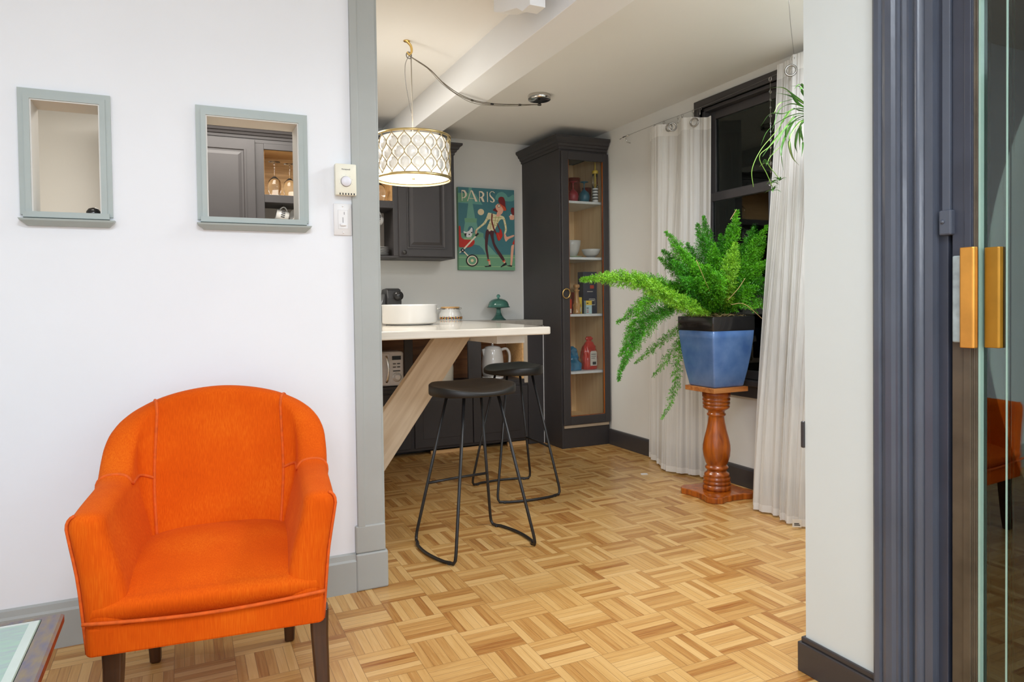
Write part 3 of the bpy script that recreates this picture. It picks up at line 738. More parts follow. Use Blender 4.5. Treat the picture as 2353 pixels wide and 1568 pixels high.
# ================================================================ TALL CABINET
def tall_cabinet():
    t = thing('tall_cabinet', 'tall charcoal pantry cabinet with a narrow glass door in the corner', 'cabinet', (2.69, 4.75, 0))
    xa, xb, y0, y1, z1 = 2.484, 2.893, 4.460, YB-.001, 2.205
    mb = MB()
    mb.box(xa, xa+.016, y0, y1, 0, z1, DARK).box(xb-.014, xb, y0, y1, 0, z1, DARK)
    mb.box(xa+.016, xb-.014, y1-.012, y1, 0, z1-.018, DARK).box(xa+.016, xb-.014, y0, y1, z1-.018, z1, DARK)
    mb.box(xa+.016, 2.545, y0+.001, y0+.02, .155, 2.135, DARK).box(2.850, xb-.014, y0+.001, y0+.02, .155, 2.135, DARK)
    mb.box(xa+.016, xb-.014, y0, y0+.02, 0, .155, DARK).box(xa+.016, xb-.014, y0, y0+.018, 2.135, z1-.018, DARK)
    mb.build('carcass', parent=t, bevel=.0015)
    MB().box(xa+.016, xb-.014, y0-.014, y0+.02, .150, .170, mat('bare_bottom_edge', srgb(178, 160, 136), .5)).build('bottom_edge', parent=t)
    MB().box(xa-.003, xa, y1-.004, y1, .944, 2.19, WHITEP).build('caulk_line', parent=t);
    ia, ib, yb = xa+.016, xb-.014, 4.93
    MB().box(ia, ia+.004, y0+.02, yb, .17, 2.18, OAK).box(ib-.004, ib, y0+.02, yb, .17, 2.18, OAK).box(ia, ib, yb, yb+.006, .17, 2.18, OAK).box(ia, ib, y0+.02, yb, .17, .19, OAK).build('oak_lining', parent=t)
    for z in (1.822, 1.407, .985, .558):
        MB().box(ia+.005, ib-.005, y0+.03, yb-.001, z-.018, z, GSHELF).build('shelf', parent=t, bevel=.001)
    # door
    gx0, gx1, gz0, gz1 = 2.549, 2.845, .235, 2.112; dy = y0-.002
    mb = MB()
    mb.box(2.492, gx0, dy-.020, dy, .172, 2.172, DARK).box(gx1, 2.890, dy-.020, dy, .172, 2.172, DARK)
    mb.box(gx0, gx1, dy-.020, dy, .172, gz0, DARK).box(gx0, gx1, dy-.020, dy, gz1, 2.172, DARK)
    d = mb.build('door', parent=t, bevel=.004)
    mb = MB()
    for a in (gx0, gx1-.005): mb.box(a, a+.005, dy-.012, dy, gz0, gz1, TERRA)
    mb.box(gx0, gx1, dy-.012, dy, gz0, gz0+.004, TERRA); mb.build('door_bead', parent=d)
    MB().box(gx0+.004, gx1-.004, dy-.008, dy-.005, gz0+.004, gz1, CPANE).build('pane', parent=d)
    mb = MB(); mb.tube([(2.512+.030*cos(a), dy-.034-.004*sin(a), 1.137+.034*sin(a)) for a in [2*PI*i/28 for i in range(28)]], .0036, BRASS, 8, closed=True)
    mb.ball((2.512, dy-.030, 1.170), .007, BRASS, 10); mb.tube([(2.512, dy-.022, 1.172), (2.512, dy-.034, 1.172)], .004, BRASS)
    mb.build('ring_pull', parent=d)
    mb = MB(); crown(mb, [(xa, y1), (xa, y0), (xb-.002, y0)], z1-.018, [(o_, h*1.15) for o_, h in CROWN], DARK)
    mb.box(xa, xb-.002, y0, y1, z1, z1+.073, DARK); mb.build('crown_moulding', parent=t)
tall_cabinet()

# ================================================================ THINGS IN THE TALL CABINET
def lathe_thing(name, label, cat, loc, prof, mt, n=28, group=None, kids=()):
    mb = MB().lathe(prof, (0, 0), mt, n)
    o = mb.build(name); o.location = loc; tag(o, label, cat, group)
    for k in kids: k(o)
    return o
def goblet(loc, mt, label, s=1.0, grp=None):   # upside down: rim below, foot on top
    P = [(.034, 0), (.040, .030), (.042, .055), (.034, .080), (.014, .098), (.0045, .108), (.004, .150), (.010, .158), (.034, .163), (.034, .165), (.001, .166)]
    return lathe_thing('goblet', label, 'goblet', loc, [(r*s, z*s) for r, z in P], mt, 28, grp)
G = 'coloured goblets upside down in the tall cabinet'
goblet((2.572, 4.575, 1.823), glass('green_glass', srgb(60, 200, 40), .15, .35), 'bright green goblet upside down at the left end of the top shelf', .93, G)
goblet((2.668, 4.580, 1.823), glass('red_frosted_glass', srgb(178, 48, 66), .3, .25), 'frosted red goblet upside down on the top shelf of the tall cabinet', .95, G)
goblet((2.765, 4.580, 1.823), glass('blue_frosted_glass', srgb(40, 112, 140), .3, .25), 'teal blue goblet upside down on the top shelf of the tall cabinet', .97, G)
redg = glass('deep_red_glass', srgb(170, 34, 26), .06, .6)
def red_jug():
    t = thing('glass_pitcher', 'tall red glass pitcher standing behind the red and blue goblets', 'pitcher', (2.80, 4.80, 1.823))
    MB().lathe([(.05, 0), (.058, .02), (.060, .10), (.052, .17), (.056, .225), (.053, .225), (.049, .17), (.056, .10), (.05, .01), (.001, .008)], (2.80, 4.80), redg, 28, Matrix.Translation((0, 0, 1.823)), caps=False).build('body', parent=t)
    MB().tube(spline([(2.775, 4.77, 2.02), (2.745, 4.755, 2.01), (2.735, 4.75, 1.95), (2.765, 4.765, 1.89)], 6), .007, redg).build('handle', parent=t)
red_jug()
lathe_thing('red_tumbler', 'squat red glass tumbler behind the blue goblet on the top shelf', 'glass', (2.835, 4.66, 1.823), [(.032, 0), (.034, .05), (.036, .13), (.033, .13), (.031, .01), (.001, .008)], redg)
def tumbler(x, y, s, lab, straw):
    t = thing('striped_tumbler', lab, 'tumbler', (x, y, 1.823)); bk = mat('black_stripe', (.03, .03, .035), .4); ye = mat('yellow_plastic', srgb(236, 200, 60), .4)
    z0 = 1.823; mb = MB(); zs = [z0, z0+.018, z0+.026, z0+.040, z0+.048, z0+.062, z0+.070, z0+.084, z0+.092, z0+.105]
    for i in range(len(zs)-1):
        mb.lathe([(.024*s, zs[i]), (.024*s, zs[i+1])], (x, y), (WHITEP, bk)[i % 2], 20)
    mb.build('body', parent=t)
    if straw:
        MB().lathe([(.0235, z0+.105), (.021, z0+.15), (.020, z0+.215)], (x, y), CLEAR, 20).build('neck', parent=t)
        MB().lathe([(.022, z0+.213), (.024, z0+.216), (.024, z0+.234), (.015, z0+.240), (.001, z0+.240)], (x, y), ye, 20).build('lid', parent=t)
        MB().tube([(x, y, z0+.02), (x, y, z0+.30)], .0055, ye, 10).build('straw', parent=t)
tumbler(2.822, 4.515, .9, 'tall clear and striped tumbler with yellow lid and straw', True)
tumbler(2.8515, 4.562, .9, 'short black and white striped cup at the right end of the top shelf', False)
# bowls
BOWL = lambda r0, r1, h: [(r0*.9, 0), (r0, .004), (lerp(r0, r1, .55), h*.35), (lerp(r0, r1, .85), h*.7), (r1, h-.002), (r1-.003, h), (r1-.007, h-.003), (lerp(r0, r1, .5)-.004, h*.35), (r0*.6, .012), (.001, .010)]
lathe_thing('deep_bowl', 'deep white footed bowl at the left of the second shelf', 'bowl', (2.672, 4.62, 1.420), BOWL(.040, .072, .120), CERAM)
lathe_thing('green_plate', 'pale green plate under the deep white bowl', 'plate', (2.665, 4.62, 1.408), [(.05, 0), (.085, .006), (.09, .011), (.087, .011), (.05, .004), (.001, .004)], mat('pale_green_glaze', srgb(160, 176, 140), .3))
lathe_thing('shallow_bowl', 'shallow white bowl with a foot at the right of the second shelf', 'bowl', (2.788, 4.530, 1.408), [(.028, 0), (.030, .008)]+BOWL(.030, .072, .062)[1:], CERAM)
lathe_thing('pepper_mill', 'turned light wooden pepper mill on the third shelf', 'pepper mill', (2.658, 4.53, .986), [(.030, 0), (.031, .012), (.027, .020), (.026, .040), (.032, .058), (.031, .070), (.021, .080), (.023, .092), (.019, .105), (.016, .150), (.018, .168), (.024, .172), (.024, .178), (.012, .182), (.013, .190), (.024, .198), (.026, .210), (.020, .220), (.001, .223)], wood('mill_wood', srgb(160, 112, 60), srgb(208, 160, 100), 2, 4, .3, .4), 28)
def package(name, label, cat, x0, x1, y0, y1, z0, z1, base, patches):
    t = thing(name, label, cat, ((x0+x1)/2, (y0+y1)/2, z0))
    w_, h_ = x1-x0, z1-z0; mb = MB().box(x0, x1, y0, y1, z0, z1, base)
    for a, b, c, d, m_ in patches: mb.box(x0+a*w_, x0+b*w_, y0-.0008, y0+.0005, z0+c*h_, z0+d*h_, m_)
    mb.build('carton', parent=t)
    return t
NAVY = mat('navy_card', srgb(40, 40, 64), .4, var=.1); YEL = mat('yellow_card', srgb(238, 202, 60), .5); PALEB = mat('pale_blue_card', srgb(182, 214, 222), .5); REDC = mat('red_card', srgb(196, 58, 34), .5); WHC = mat('white_card', srgb(220, 214, 204), .5); BLK = mat('black_print', (.02, .02, .025), .5)
package('navy_box', 'tall navy blue box at the right of the third shelf', 'box', 2.735, 2.855, 4.56, 4.64, .986, 1.302, NAVY, [(.50, .78, .60, .68, REDC), (.28, .70, .520, .534, WHC), (.42, .86, .20, .215, WHC), (.42, .86, .34, .355, WHC), (.42, .435, .20, .355, WHC), (.845, .86, .20, .355, WHC), (.50, .8, .30, .32, WHC), (.62, .68, .93, .96, WHC)])
package('small_carton', 'small yellow and pale blue carton in front of the third shelf', 'box', 2.716, 2.766, 4.490, 4.52, .986, 1.084, PALEB, [(0, 1, .66, 1, YEL), (.1, .4, .76, .84, BLK), (.08, .45, .40, .46, BLK), (.08, .45, .25, .30, REDC), (.08, .45, .10, .16, REDC)])
package('spice_box', 'red and white spice box behind the pepper mill', 'box', 2.710, 2.775, 4.66, 4.70, .986, 1.150, REDC, [(.1, .9, .35, .86, WHC), (.3, .7, .5, .6, NAVY)])
package('yellow_packet', 'yellow packet between the pepper mill and the small carton', 'packet', 2.690, 2.722, 4.56, 4.59, .986, 1.110, YEL, [(.2, .8, .1, .4, WHC)])
package('red_packet', 'red packet at the left end of the third shelf', 'packet', 2.560, 2.622, 4.54, 4.57, .986, 1.095, REDC, [(.1, .95, .05, .35, WHC)])
lathe_thing('dark_bottle', 'dark brown bottle in the left corner of the third shelf', 'bottle', (2.63, 4.72, .986), [(.028, 0), (.03, .01), (.03, .15), (.012, .19), (.012, .24), (.001, .241)], mat('dark_bottle_glass', (.02, .016, .014), .1, coat=.5))
def crumple(name, label, cat, c, rx, ry, h, mt, tab, lab=None, seed=0, am=1.0):
    mb = MB(); n, m_ = 48, 34; rings = []
    for j in range(m_+1):
        t = j/m_; z = h*t
        pr = interp(tab, t)
        R = []
        for i in range(n):
            a = 2*PI*i/n; e = .7; f = lambda q: (abs(q)**e)*(1 if q > 0 else -1)
            q = am*noise.noise(Vector((cos(a)*2.3+seed, sin(a)*2.3, t*4)))*.22+abs(noise.noise(Vector((cos(a)*5+seed, sin(a)*5, t*8))))*.20
            R.append((f(cos(a))*rx*pr*(1+q*(.35+t)), f(sin(a))*ry*pr*(1+q*(.35+t)), z*(1+(.04*q if t > .8 else 0))))
        rings.append(R)
    mb.loft(rings, mt, True, None, True, True); o = mb.build(name); o.location = c; tag(o, label, cat)
    if lab: lb = MB(); lab(lb); k = lb.build('printed_label'); setlocal(k, o)
crumple('blue_bag', 'crumpled shiny blue plastic bag on the fourth shelf', 'bag', (2.655, 4.60, .559), .068, .05, .180, mat('shiny_blue_film', srgb(20, 110, 150), .18, var=.35, scale=18, coat=.7, bump=.8, bscale=35), [(0, 1), (.25, 1), (.5, .66), (.62, .5), (.78, .58), (.9, .45), (1, .12)], seed=3, am=1.6)
def rl(mb): mb.box(-.018, .038, -.0545, -.047, .03, .135, WHC).box(-.012, .032, -.0555, -.052, .136, .142, WHC).box(.0, .03, -.0555, -.054, .038, .060, BLK).box(-.012, .03, -.0555, -.054, .115, .119, BLK).box(-.012, .03, -.0555, -.054, .10, .103, BLK).box(-.012, .02, -.0555, -.054, .085, .088, BLK)
crumple('red_bag', 'red foil bag with white label, tied at the top, on the fourth shelf', 'bag', (2.802, 4.60, .559), .060, .044, .250, mat('shiny_red_film', srgb(196, 40, 30), .2, var=.2, scale=18, coat=.6, bump=.6, bscale=30), [(0, .94), (.1, 1), (.5, 1), (.68, .80), (.80, .50), (.86, .26), (.93, .44), (1, .24)], lab=rl, seed=9)
mb = MB().prism([(2.555, 4.50), (2.72, 4.49), (2.76, 4.60), (2.58, 4.66)], .191, .206, mat('red_paper', srgb(190, 70, 40), .5, var=.2))
tag(mb.build('paper_stack', bevel=.001), 'thin red folder lying on the floor of the tall cabinet', 'folder')

# ================================================================ THINGS IN THE WALL CABINET
def wineglass(x, y, z, lab, s=1.0):
    P = [(.033, 0), (.041, .045), (.043, .075), (.036, .105), (.018, .125), (.0045, .136), (.0038, .215), (.008, .222), (.038, .227), (.038, .229), (.001, .230)]
    P = [(r*s, q*s) for r, q in P]
    inn = [(r-.0015 if r > .01 else r, q) for r, q in P[:5]]
    mb = MB().lathe(P, (0, 0), CLEAR, 24, caps=False)
    o = mb.build('wine_glass'); o.location = (x, y, z); tag(o, lab, 'wine glass', 'wine glasses upside down in the wall cabinet')
wineglass(.560, 4.86, 1.796, 'stemmed wine glass upside down in the wall cabinet, nearest the dark door')
wineglass(.662, 4.90, 1.796, 'stemmed wine glass upside down in the wall cabinet, partly behind the right window frame')
wineglass(1.262, 4.86, 1.796, 'stemmed wine glass upside down behind the pendant lamp, beside the grey casing')
def mug(x, y, z, lab, rot, tilt, pat=None, s=1.0):
    o = thing('hanging_mug', lab, 'mug', (x, y, z), 'mugs hanging under the wall cabinet shelf'); o.rotation_euler = (0, tilt, rot)
    b = MB().lathe([(.028, -.04), (.033, -.036), (.036, 0), (.037, .042), (.0345, .042), (.033, -.03), (.001, -.034)], (0, 0), CERAM, 28, caps=False).build('cup'); setlocal(b, o)
    h = MB().tube([(.034+.024*sin(PI*i/12), 0, .026-.052*i/12) for i in range(13)], .0042, CERAM).build('handle'); setlocal(h, o)
    mb = MB()
    for k in range(4): mb.add([(.0372*cos(a), .0372*sin(a), q) for a, q in ((k*.35-2.0, -.012), (k*.35-1.8, -.012), (k*.35-1.8, .012), (k*.35-2.0, .012))], [(0, 1, 2, 3)], BLK)
    d = mb.build('printed_word'); setlocal(d, o)
    mb = MB().tube([(x, y, 1.747), (x, y, 1.728), (x-.012, y, 1.714), (x-.002, y, 1.704), (x+.008, y, 1.712)], .0018, SILVER, 6)
    tag(mb.build('cup_hook'), 'small metal cup hook holding the '+{0: 'printed white mug seen through the right window', 1: 'second white mug at the window frame', 2: 'white mug beside the grey casing'}[pat], 'hook')
mug(.604, 4.855, 1.672, 'white printed mug hanging on a hook, seen through the right window', rad(0), rad(-78), 0)
mug(.705, 4.86, 1.672, 'white mug hanging at the right edge of the right window', rad(20), rad(-80), 1)
mug(1.238, 4.855, 1.672, 'white mug hanging beside the grey casing under the pendant lamp', rad(10), rad(-75), 2)
for i in range(6):
    o = MB().lathe([(.05, 0), (.075, .002), (.104, .0085), (.106, .010), (.100, .010), (.06, .004), (.001, .004)], (0, 0), CERAM, 36).build('dinner_plate'); o.location = (1.228, 4.905, 1.4165+i*.0105)
    tag(o, 'white dinner plate stacked in the wall cabinet, '+('bottom', 'second from the bottom', 'third from the bottom', 'fourth from the bottom', 'second from the top', 'top')[i], 'plate', 'plates stacked in the wall cabinet')

# ================================================================ ON THE COUNTER AND THE BAR TABLE
def enamel_dish():
    x, y, z = 1.147, 3.80, .958
    t = thing('baking_dish', 'large round white ceramic dish on a thin plate on the bar table', 'dish', (x, y, z))
    MB().lathe([(.110, 0), (.130, .003), (.132, .006), (.11, .006), (.001, .006)], (x, y), CERAM, 48, Matrix.Translation((0, 0, z))).build('saucer', parent=t)
    MB().lathe([(.134, .006), (.150, .010), (.153, .018), (.154, .105), (.156, .113), (.151, .115), (.148, .110), (.147, .02), (.001, .016)], (x, y), CERAM, 64, Matrix.Translation((0, 0, z))).build('body', parent=t)
    MB().tube([(x+.137+.004*0, y-.012+.0*i, z+.06) for i in range(2)], .001, CERAM).build('seam', parent=t) if False else None
    mb = MB(); mb.tube([(x+.150+.010*sin(PI*i/10), y-.035+.07*i/10, z+.088) for i in range(11)], .005, mat('ivory_handle', srgb(232, 226, 212), .3)); mb.build('handle', parent=t)
enamel_dish()
def enamel_jar():
    x, y, z = 1.802, 4.93, .943
    t = thing('enamel_jar', 'white enamel jar with painted fruit band and wooden lid on the counter', 'jar', (x, y, z)); Mz = Matrix.Translation((0, 0, z))
    MB().lathe([(.078, 0), (.082, .004), (.085, .03), (.083, .055), (.070, .080), (.074, .088), (.071, .090), (.001, .080)], (x, y), mat('speckled_enamel', srgb(226, 226, 222), .2, var=.04, coat=.5), 40, Mz).build('body', parent=t)
    MB().lathe([(.073, .088), (.075, .093), (.072, .098), (.073, .094)], (x, y), SILVER, 40, Mz).build('metal_rim', parent=t)
    MB().lathe([(.068, .094), (.070, .104), (.066, .109), (.001, .110)], (x, y), OAKH, 40, Mz).build('lid', parent=t)
    mb = MB(); cols = [mat('painted_'+n_, srgb(*c), .4) for n_, c in (('yellow', (222, 182, 50)), ('red', (170, 60, 50)), ('green', (70, 100, 50)), ('orange', (226, 140, 50)), ('dark_leaf', (60, 50, 70)))]
    for k in range(52):
        a = -PI*.95+k*(PI*.9)/51; zz = z+.026+.006*sin(k*2.3); r = .0845+.0006; s_ = .0048
        mb.ball((x+r*cos(a), y+r*sin(a), zz), s_, cols[(k*3) % 5], 6, (1, 1, 1))
    mb.build('fruit_band', parent=t)
    for sg in (-1, 1): MB().tube([(x+sg*(.076+.014*sin(PI*i/10)), y, z+.094-.012*cos(PI*i/10)*.3+.004*i/10) for i in range(11)], .0026, SILVER).build('handle', parent=t)
enamel_jar()
def cake_stand():
    x, y, z = 2.206, 4.95, .943; t = thing('cake_stand', 'small teal glass cake stand with domed cover at the end of the counter', 'cake stand', (x, y, z)); Mz = Matrix.Translation((0, 0, z))
    MB().lathe([(.058, 0), (.058, .004), (.045, .014), (.026, .040), (.018, .062), (.016, .085), (.022, .092), (.086, .097), (.090, .099), (.090, .104), (.080, .104), (.001, .102)], (x, y), TEALG, 40, Mz).build('pedestal_plate', parent=t)
    o = MB().lathe([(.082, .104), (.080, .120), (.072, .140), (.055, .156), (.028, .166), (.001, .168)], (x, y), TEALG, 40, Mz).build('dome', parent=t)
    mb = MB(); mb.lathe([(.006, .164), (.005, .172)], (x, y), TEALG, 16, Mz); mb.ball((x, y, z+.185), .015, TEALG, 16); mb.build('knob', parent=o)
cake_stand()
def coffee_machine():
    t = thing('coffee_machine', 'slim black capsule coffee machine on the counter behind the white dish', 'coffee machine', (1.34, 4.9, .943))
    mb = MB(); P = [(4.775, .943), (5.02, .943), (5.02, 1.15), (4.99, 1.185), (4.90, 1.190), (4.86, 1.18), (4.84, 1.12), (4.85, 1.0), (4.83, .96), (4.775, .96)]
    mb.prism(P, 1.300, 1.405, mat('matte_black_plastic', (.03, .03, .032), .35, var=.1), axis='x'); mb.build('body', parent=t, bevel=.008)
    MB().rbox(1.225, 1.300, 4.88, 5.02, .943, 1.150, .012, mat('smoked_water_tank', (.10, .10, .10), .15, coat=.5)).build('water_tank', parent=t)
    Mx = Matrix.Translation((1.375, 4.80, 1.135)) @ Matrix.Rotation(-PI/2, 4, 'X')
    MB().lathe([(.030, 0), (.034, .01), (.034, .06), (.030, .08)], (0, 0), BLACKP, 24, Mx).build('brew_head', parent=t)
    MB().box(1.31, 1.40, 4.77, 4.85, .955, .962, SILVER).build('drip_grid', parent=t)
coffee_machine()
# microwave
def microwave():
    x0, x1, y0, z0, z1 = .96, 1.388, 4.762, .506, .745
    t = thing('microwave', 'retro white microwave oven on the open shelf under the counter', 'microwave', ((x0+x1)/2, 4.9, z0))
    MB().rbox(x0, x1, y0, 5.04, z0, z1, .016, SPEAR).build('casing', parent=t)
    d = MB().rbox(x0+.008, x1-.102, y0-.010, y0+.002, z0+.008, z1-.008, .014, SPEAR).build('door', parent=t)
    MB().rbox(x0+.04, x1-.155, y0-.0125, y0-.009, z0+.045, z1-.045, .022, BLACKP).build('door_window', parent=d)
    hx = x1-.122
    mb = MB(); mb.tube(spline([(hx-.006, y0-.012, z1-.03), (hx-.002, y0-.026, z1-.05), (hx+.004, y0-.034, (z0+z1)/2), (hx-.002, y0-.026, z0+.05), (hx-.006, y0-.012, z0+.03)], 6), .0085, SILVER, 10); mb.build('handle', parent=d)
    MB().box(x1-.083, x1-.020, y0-.003, y0+.001, z1-.058, z1-.030, BLACKP).build('display', parent=t)
    mb = MB()
    for j, zz in enumerate((z1-.085, z1-.108, z1-.135)):
        for i in range(2 if j < 2 else 1):
            a = x1-.078+i*.030; mb.rbox(a, a+(.022 if j < 2 else .052), y0-.004, y0+.001, zz-.004, zz+.004, .003, mat('grey_button', (.12, .12, .13), .4))
    mb.build('button_row', parent=t)
    Mx = Matrix.Translation((x1-.050, y0-.001, z0+.060)) @ Matrix.Rotation(PI/2, 4, 'X')
    MB().lathe([(.029, 0), (.029, .003), (.021, .005), (.020, .020), (.017, .023), (.008, .021), (.001, .021)], (0, 0), SPEAR, 28, Mx).lathe([(.032, 0), (.032, .0015), (.0285, .0015)], (0, 0), SILVER, 28, Mx).build('dial', parent=t)
microwave()
def kettle():
    x, y, z = 2.120, 4.88, .500; t = thing('electric_kettle', 'white electric kettle on the open shelf behind the bar stools', 'kettle', (x, y, z)); Mz = Matrix.Translation((0, 0, z))
    MB().lathe([(.078, 0), (.080, .006), (.080, .018), (.076, .020)], (x, y), WHITEP, 36, Mz).lathe([(.0795, .018), (.0795, .022)], (x, y), SILVER, 36, Mz).build('base', parent=t)
    MB().lathe([(.077, .022), (.082, .05), (.084, .11), (.080, .17), (.072, .215), (.066, .232), (.060, .236)], (x, y), CERAM, 40, Mz).build('body', parent=t)
    o = MB().lathe([(.062, .234), (.058, .242), (.030, .250), (.001, .252)], (x, y), CERAM, 36, Mz).build('lid', parent=t)
    MB().lathe([(.008, .250), (.008, .258), (.013, .262), (.012, .270), (.001, .272)], (x, y), SILVER, 16, Mz).build('knob', parent=o)
    MB().tube(spline([(x+.062, y, z+.215), (x+.115, y, z+.222), (x+.142, y, z+.175), (x+.132, y, z+.09), (x+.080, y, z+.06)], 8), [.011]*33, CERAM, 10).build('handle', parent=t)
    MB().prism([(x-.078, z+.17), (x-.066, z+.232), (x-.090, z+.226)], y-.012, y+.012, CERAM, axis='y').build('spout', parent=t)
kettle()
def pot():
    x, y, z = 1.665, 4.90, .500; t = thing('white_canister', 'large off-white lidded canister on the open shelf behind the pine strut', 'canister', (x, y, z)); Mz = Matrix.Translation((0, 0, z))
    m_ = mat('off_white_enamel', srgb(222, 216, 200), .3, var=.02)
    MB().lathe([(.128, 0), (.134, .006), (.136, .10), (.130, .150), (.112, .170), (.106, .185)], (x, y), m_, 44, Mz).build('body', parent=t)
    MB().lathe([(.137, .003), (.139, .006), (.137, .009)], (x, y), SILVER, 44, Mz).build('rim_band', parent=t)
    MB().lathe([(.108, .183), (.104, .192), (.05, .200), (.001, .201)], (x, y), m_, 40, Mz).build('lid', parent=t)
    MB().tube([(x+.13, y-.02, z+.145), (x+.155, y-.02, z+.145)], .004, SILVER).build('lever', parent=t)
pot()
mb = MB().tube(spline([(1.82, 4.80, .504), (1.86, 4.785, .504), (1.885, 4.80, .512), (1.90, 4.84, .504)], 6), .004, WHITEP)
tag(mb.build('power_cord'), 'short white cord end lying on the open shelf beside the canister', 'cord')
tag(MB().box(.97, 1.31, 4.98, 5.05, .76, .835, mat('dim_grey_box', (.10, .11, .10), .5)).build('spare_box', bevel=.003), 'small dark grey box standing behind and above the microwave', 'box') if False else None

# ================================================================ POSTER
def poster():
    X0, X1, Z0, Z1 = 1.921, 2.398, 1.334, 1.971; yf = YB-.034
    t = thing('canvas_print', 'PARIS canvas print of a man in red hat pushing a pram', 'poster', ((X0+X1)/2, YB, Z0))
    pc = lambda n_, c: mat('print_'+n_, srgb(*c), .55, var=.03, scale=20)
    teal, tealL, grn, grnL, tower, moonc = pc('teal', (66, 122, 130)), pc('cloud_teal', (100, 160, 150)), pc('grass', (112, 164, 128)), pc('path', (150, 190, 142)), pc('tower', (110, 166, 148)), pc('moon', (235, 214, 172))
    cream, crim, redd, orng, peach, shirt, pants, blk, wht, olive = pc('cream', (240, 226, 200)), pc('crimson', (120, 30, 32)), pc('red', (196, 40, 24)), pc('orange', (208, 84, 48)), pc('skin', (236, 176, 148)), pc('shirt', (232, 222, 176)), pc('trousers', (78, 34, 40)), pc('ink', (28, 22, 24)), pc('white', (232, 232, 230)), pc('check', (176, 168, 90))
    mb = MB(); mb.box(X0, X1, yf, YB-.001, Z0, Z1, teal); mb.box(X0-.0006, X0+.001, yf-.0001, YB-.001, Z0, Z1, grn)
    lay = [0]
    def P(x, y):
        u = (x-105-(y-70)*.0075)/(962); yt = 70+(x-105)*.0625; yb = 1492+(x-105)*.018; v = (y-yt)/(yb-yt)
        u = max(0, min(1, u)); v = max(0, min(1, v))
        return X0+u*(X1-X0), Z1-v*(Z1-Z0)
    def poly(pts, m_):
        if len(pts) >= 6 and m_ not in (cream, tower, blk):
            for _ in range(2): pts = [q for a, b in zip(pts, pts[1:]+pts[:1]) for q in ((a[0]*.82+b[0]*.18, a[1]*.82+b[1]*.18), (a[0]*.18+b[0]*.82, a[1]*.18+b[1]*.82))]
        lay[0] += 1; y = yf-.00012*lay[0]; q = [P(*p) for p in pts]
        a = sum(q[i-1][0]*q[i][1]-q[i][0]*q[i-1][1] for i in range(len(q)))
        if a < 0: q = q[::-1]
        mb.add([(p[0], y, p[1]) for p in q], [tuple(range(len(q)))], m_)
    def circ(cx, cy, r, m_, n=24, r2=None): poly([(cx+r*cos(2*PI*i/n), cy+(r2 or r)*1.0*sin(2*PI*i/n)) for i in range(n)], m_)
    def line(pts, w_, m_):
        for (a, b) in zip(pts, pts[1:]):
            d = Vector((b[0]-a[0], b[1]-a[1])).normalized(); n_ = Vector((-d.y, d.x))*w_/2
            poly([(a[0]+n_.x, a[1]+n_.y), (b[0]+n_.x, b[1]+n_.y), (b[0]-n_.x, b[1]-n_.y), (a[0]-n_.x, a[1]-n_.y)], m_)
    poly([(740, 230), (790, 170), (860, 155), (930, 200), (960, 260), (1066, 190), (1070, 330), (740, 300)], tealL)
    poly([(105, 170), (400, 190), (520, 380), (105, 340)], tealL)
    poly([(105, 175), (290, 180), (290, 330), (105, 335)], grn)
    poly([(105, 1228), (1078, 1243), (1080, 1510), (110, 1492)], grn)
    poly([(105, 1268), (1078, 1283), (1078, 1298), (105, 1283)], grnL); poly([(110, 1425), (1080, 1440), (1080, 1455), (110, 1440)], grnL)
    poly([(285, 72), (335, 75), (350, 360), (390, 610), (420, 620), (415, 680), (445, 830), (530, 870), (530, 940), (600, 1060), (760, 1238), (570, 1238), (520, 1140), (460, 1080), (380, 1060), (250, 1080), (150, 1180), (105, 1238), (105, 1100), (160, 870), (190, 850), (218, 680), (210, 615), (245, 605), (275, 360)], tower)
    poly([(212, 605), (418, 612), (414, 684), (218, 678)], grn); poly([(150, 862), (530, 872), (530, 935), (150, 925)], grn)
    poly([(262, 800), (290, 745), (340, 745), (372, 800), (372, 862), (262, 858)], teal)
    circ(488, 503, 54, moonc, 28)
    # woman at the right edge
    poly([(1005, 560), (1065, 540), (1065, 642), (990, 638), (985, 600), (972, 575)], peach); poly([(1010, 440), (1040, 425), (1066, 432), (1066, 560), (1040, 560), (1005, 500)], crim); circ(1010, 556, 15, wht, 12)
    poly([(1010, 1080), (1062, 1060), (1052, 1160), (1022, 1432), (992, 1430), (1000, 1250)], peach); poly([(1068, 970), (1030, 1050), (1066, 1070)], redd); poly([(925, 1428), (985, 1420), (1025, 1425), (1020, 1450), (960, 1440)], blk)
    # man
    poly([(880, 870), (912, 880), (930, 940), (1062, 892), (1064, 925), (960, 970), (915, 1022), (890, 960)], peach)
    poly([(605, 1330), (640, 1330), (648, 1415), (620, 1415)], peach); poly([(860, 1350), (890, 1340), (910, 1375), (885, 1390)], peach)
    poly([(585, 1318), (632, 1318), (636, 1345), (592, 1345)], orng); poly([(850, 1345), (905, 1325), (902, 1350), (862, 1368)], orng)
    poly([(535, 1432), (610, 1428), (630, 1405), (656, 1415), (655, 1442), (560, 1448)], blk); poly([(815, 1450), (870, 1400), (915, 1368), (930, 1405), (880, 1432), (830, 1455)], blk)
    poly([(575, 795), (715, 825), (700, 915), (725, 1065), (905, 1325), (852, 1352), (700, 1110), (640, 880), (618, 885), (592, 1100), (622, 1310), (596, 1322), (553, 1130), (555, 930)], pants)
    poly([(608, 512), (662, 522), (742, 548), (832, 562), (895, 590), (938, 800), (915, 880), (880, 880), (905, 800), (868, 622), (806, 640), (712, 832), (640, 812), (578, 795), (655, 620), (600, 640), (570, 700), (440, 800), (405, 830), (396, 800), (530, 690), (580, 600)], shirt)
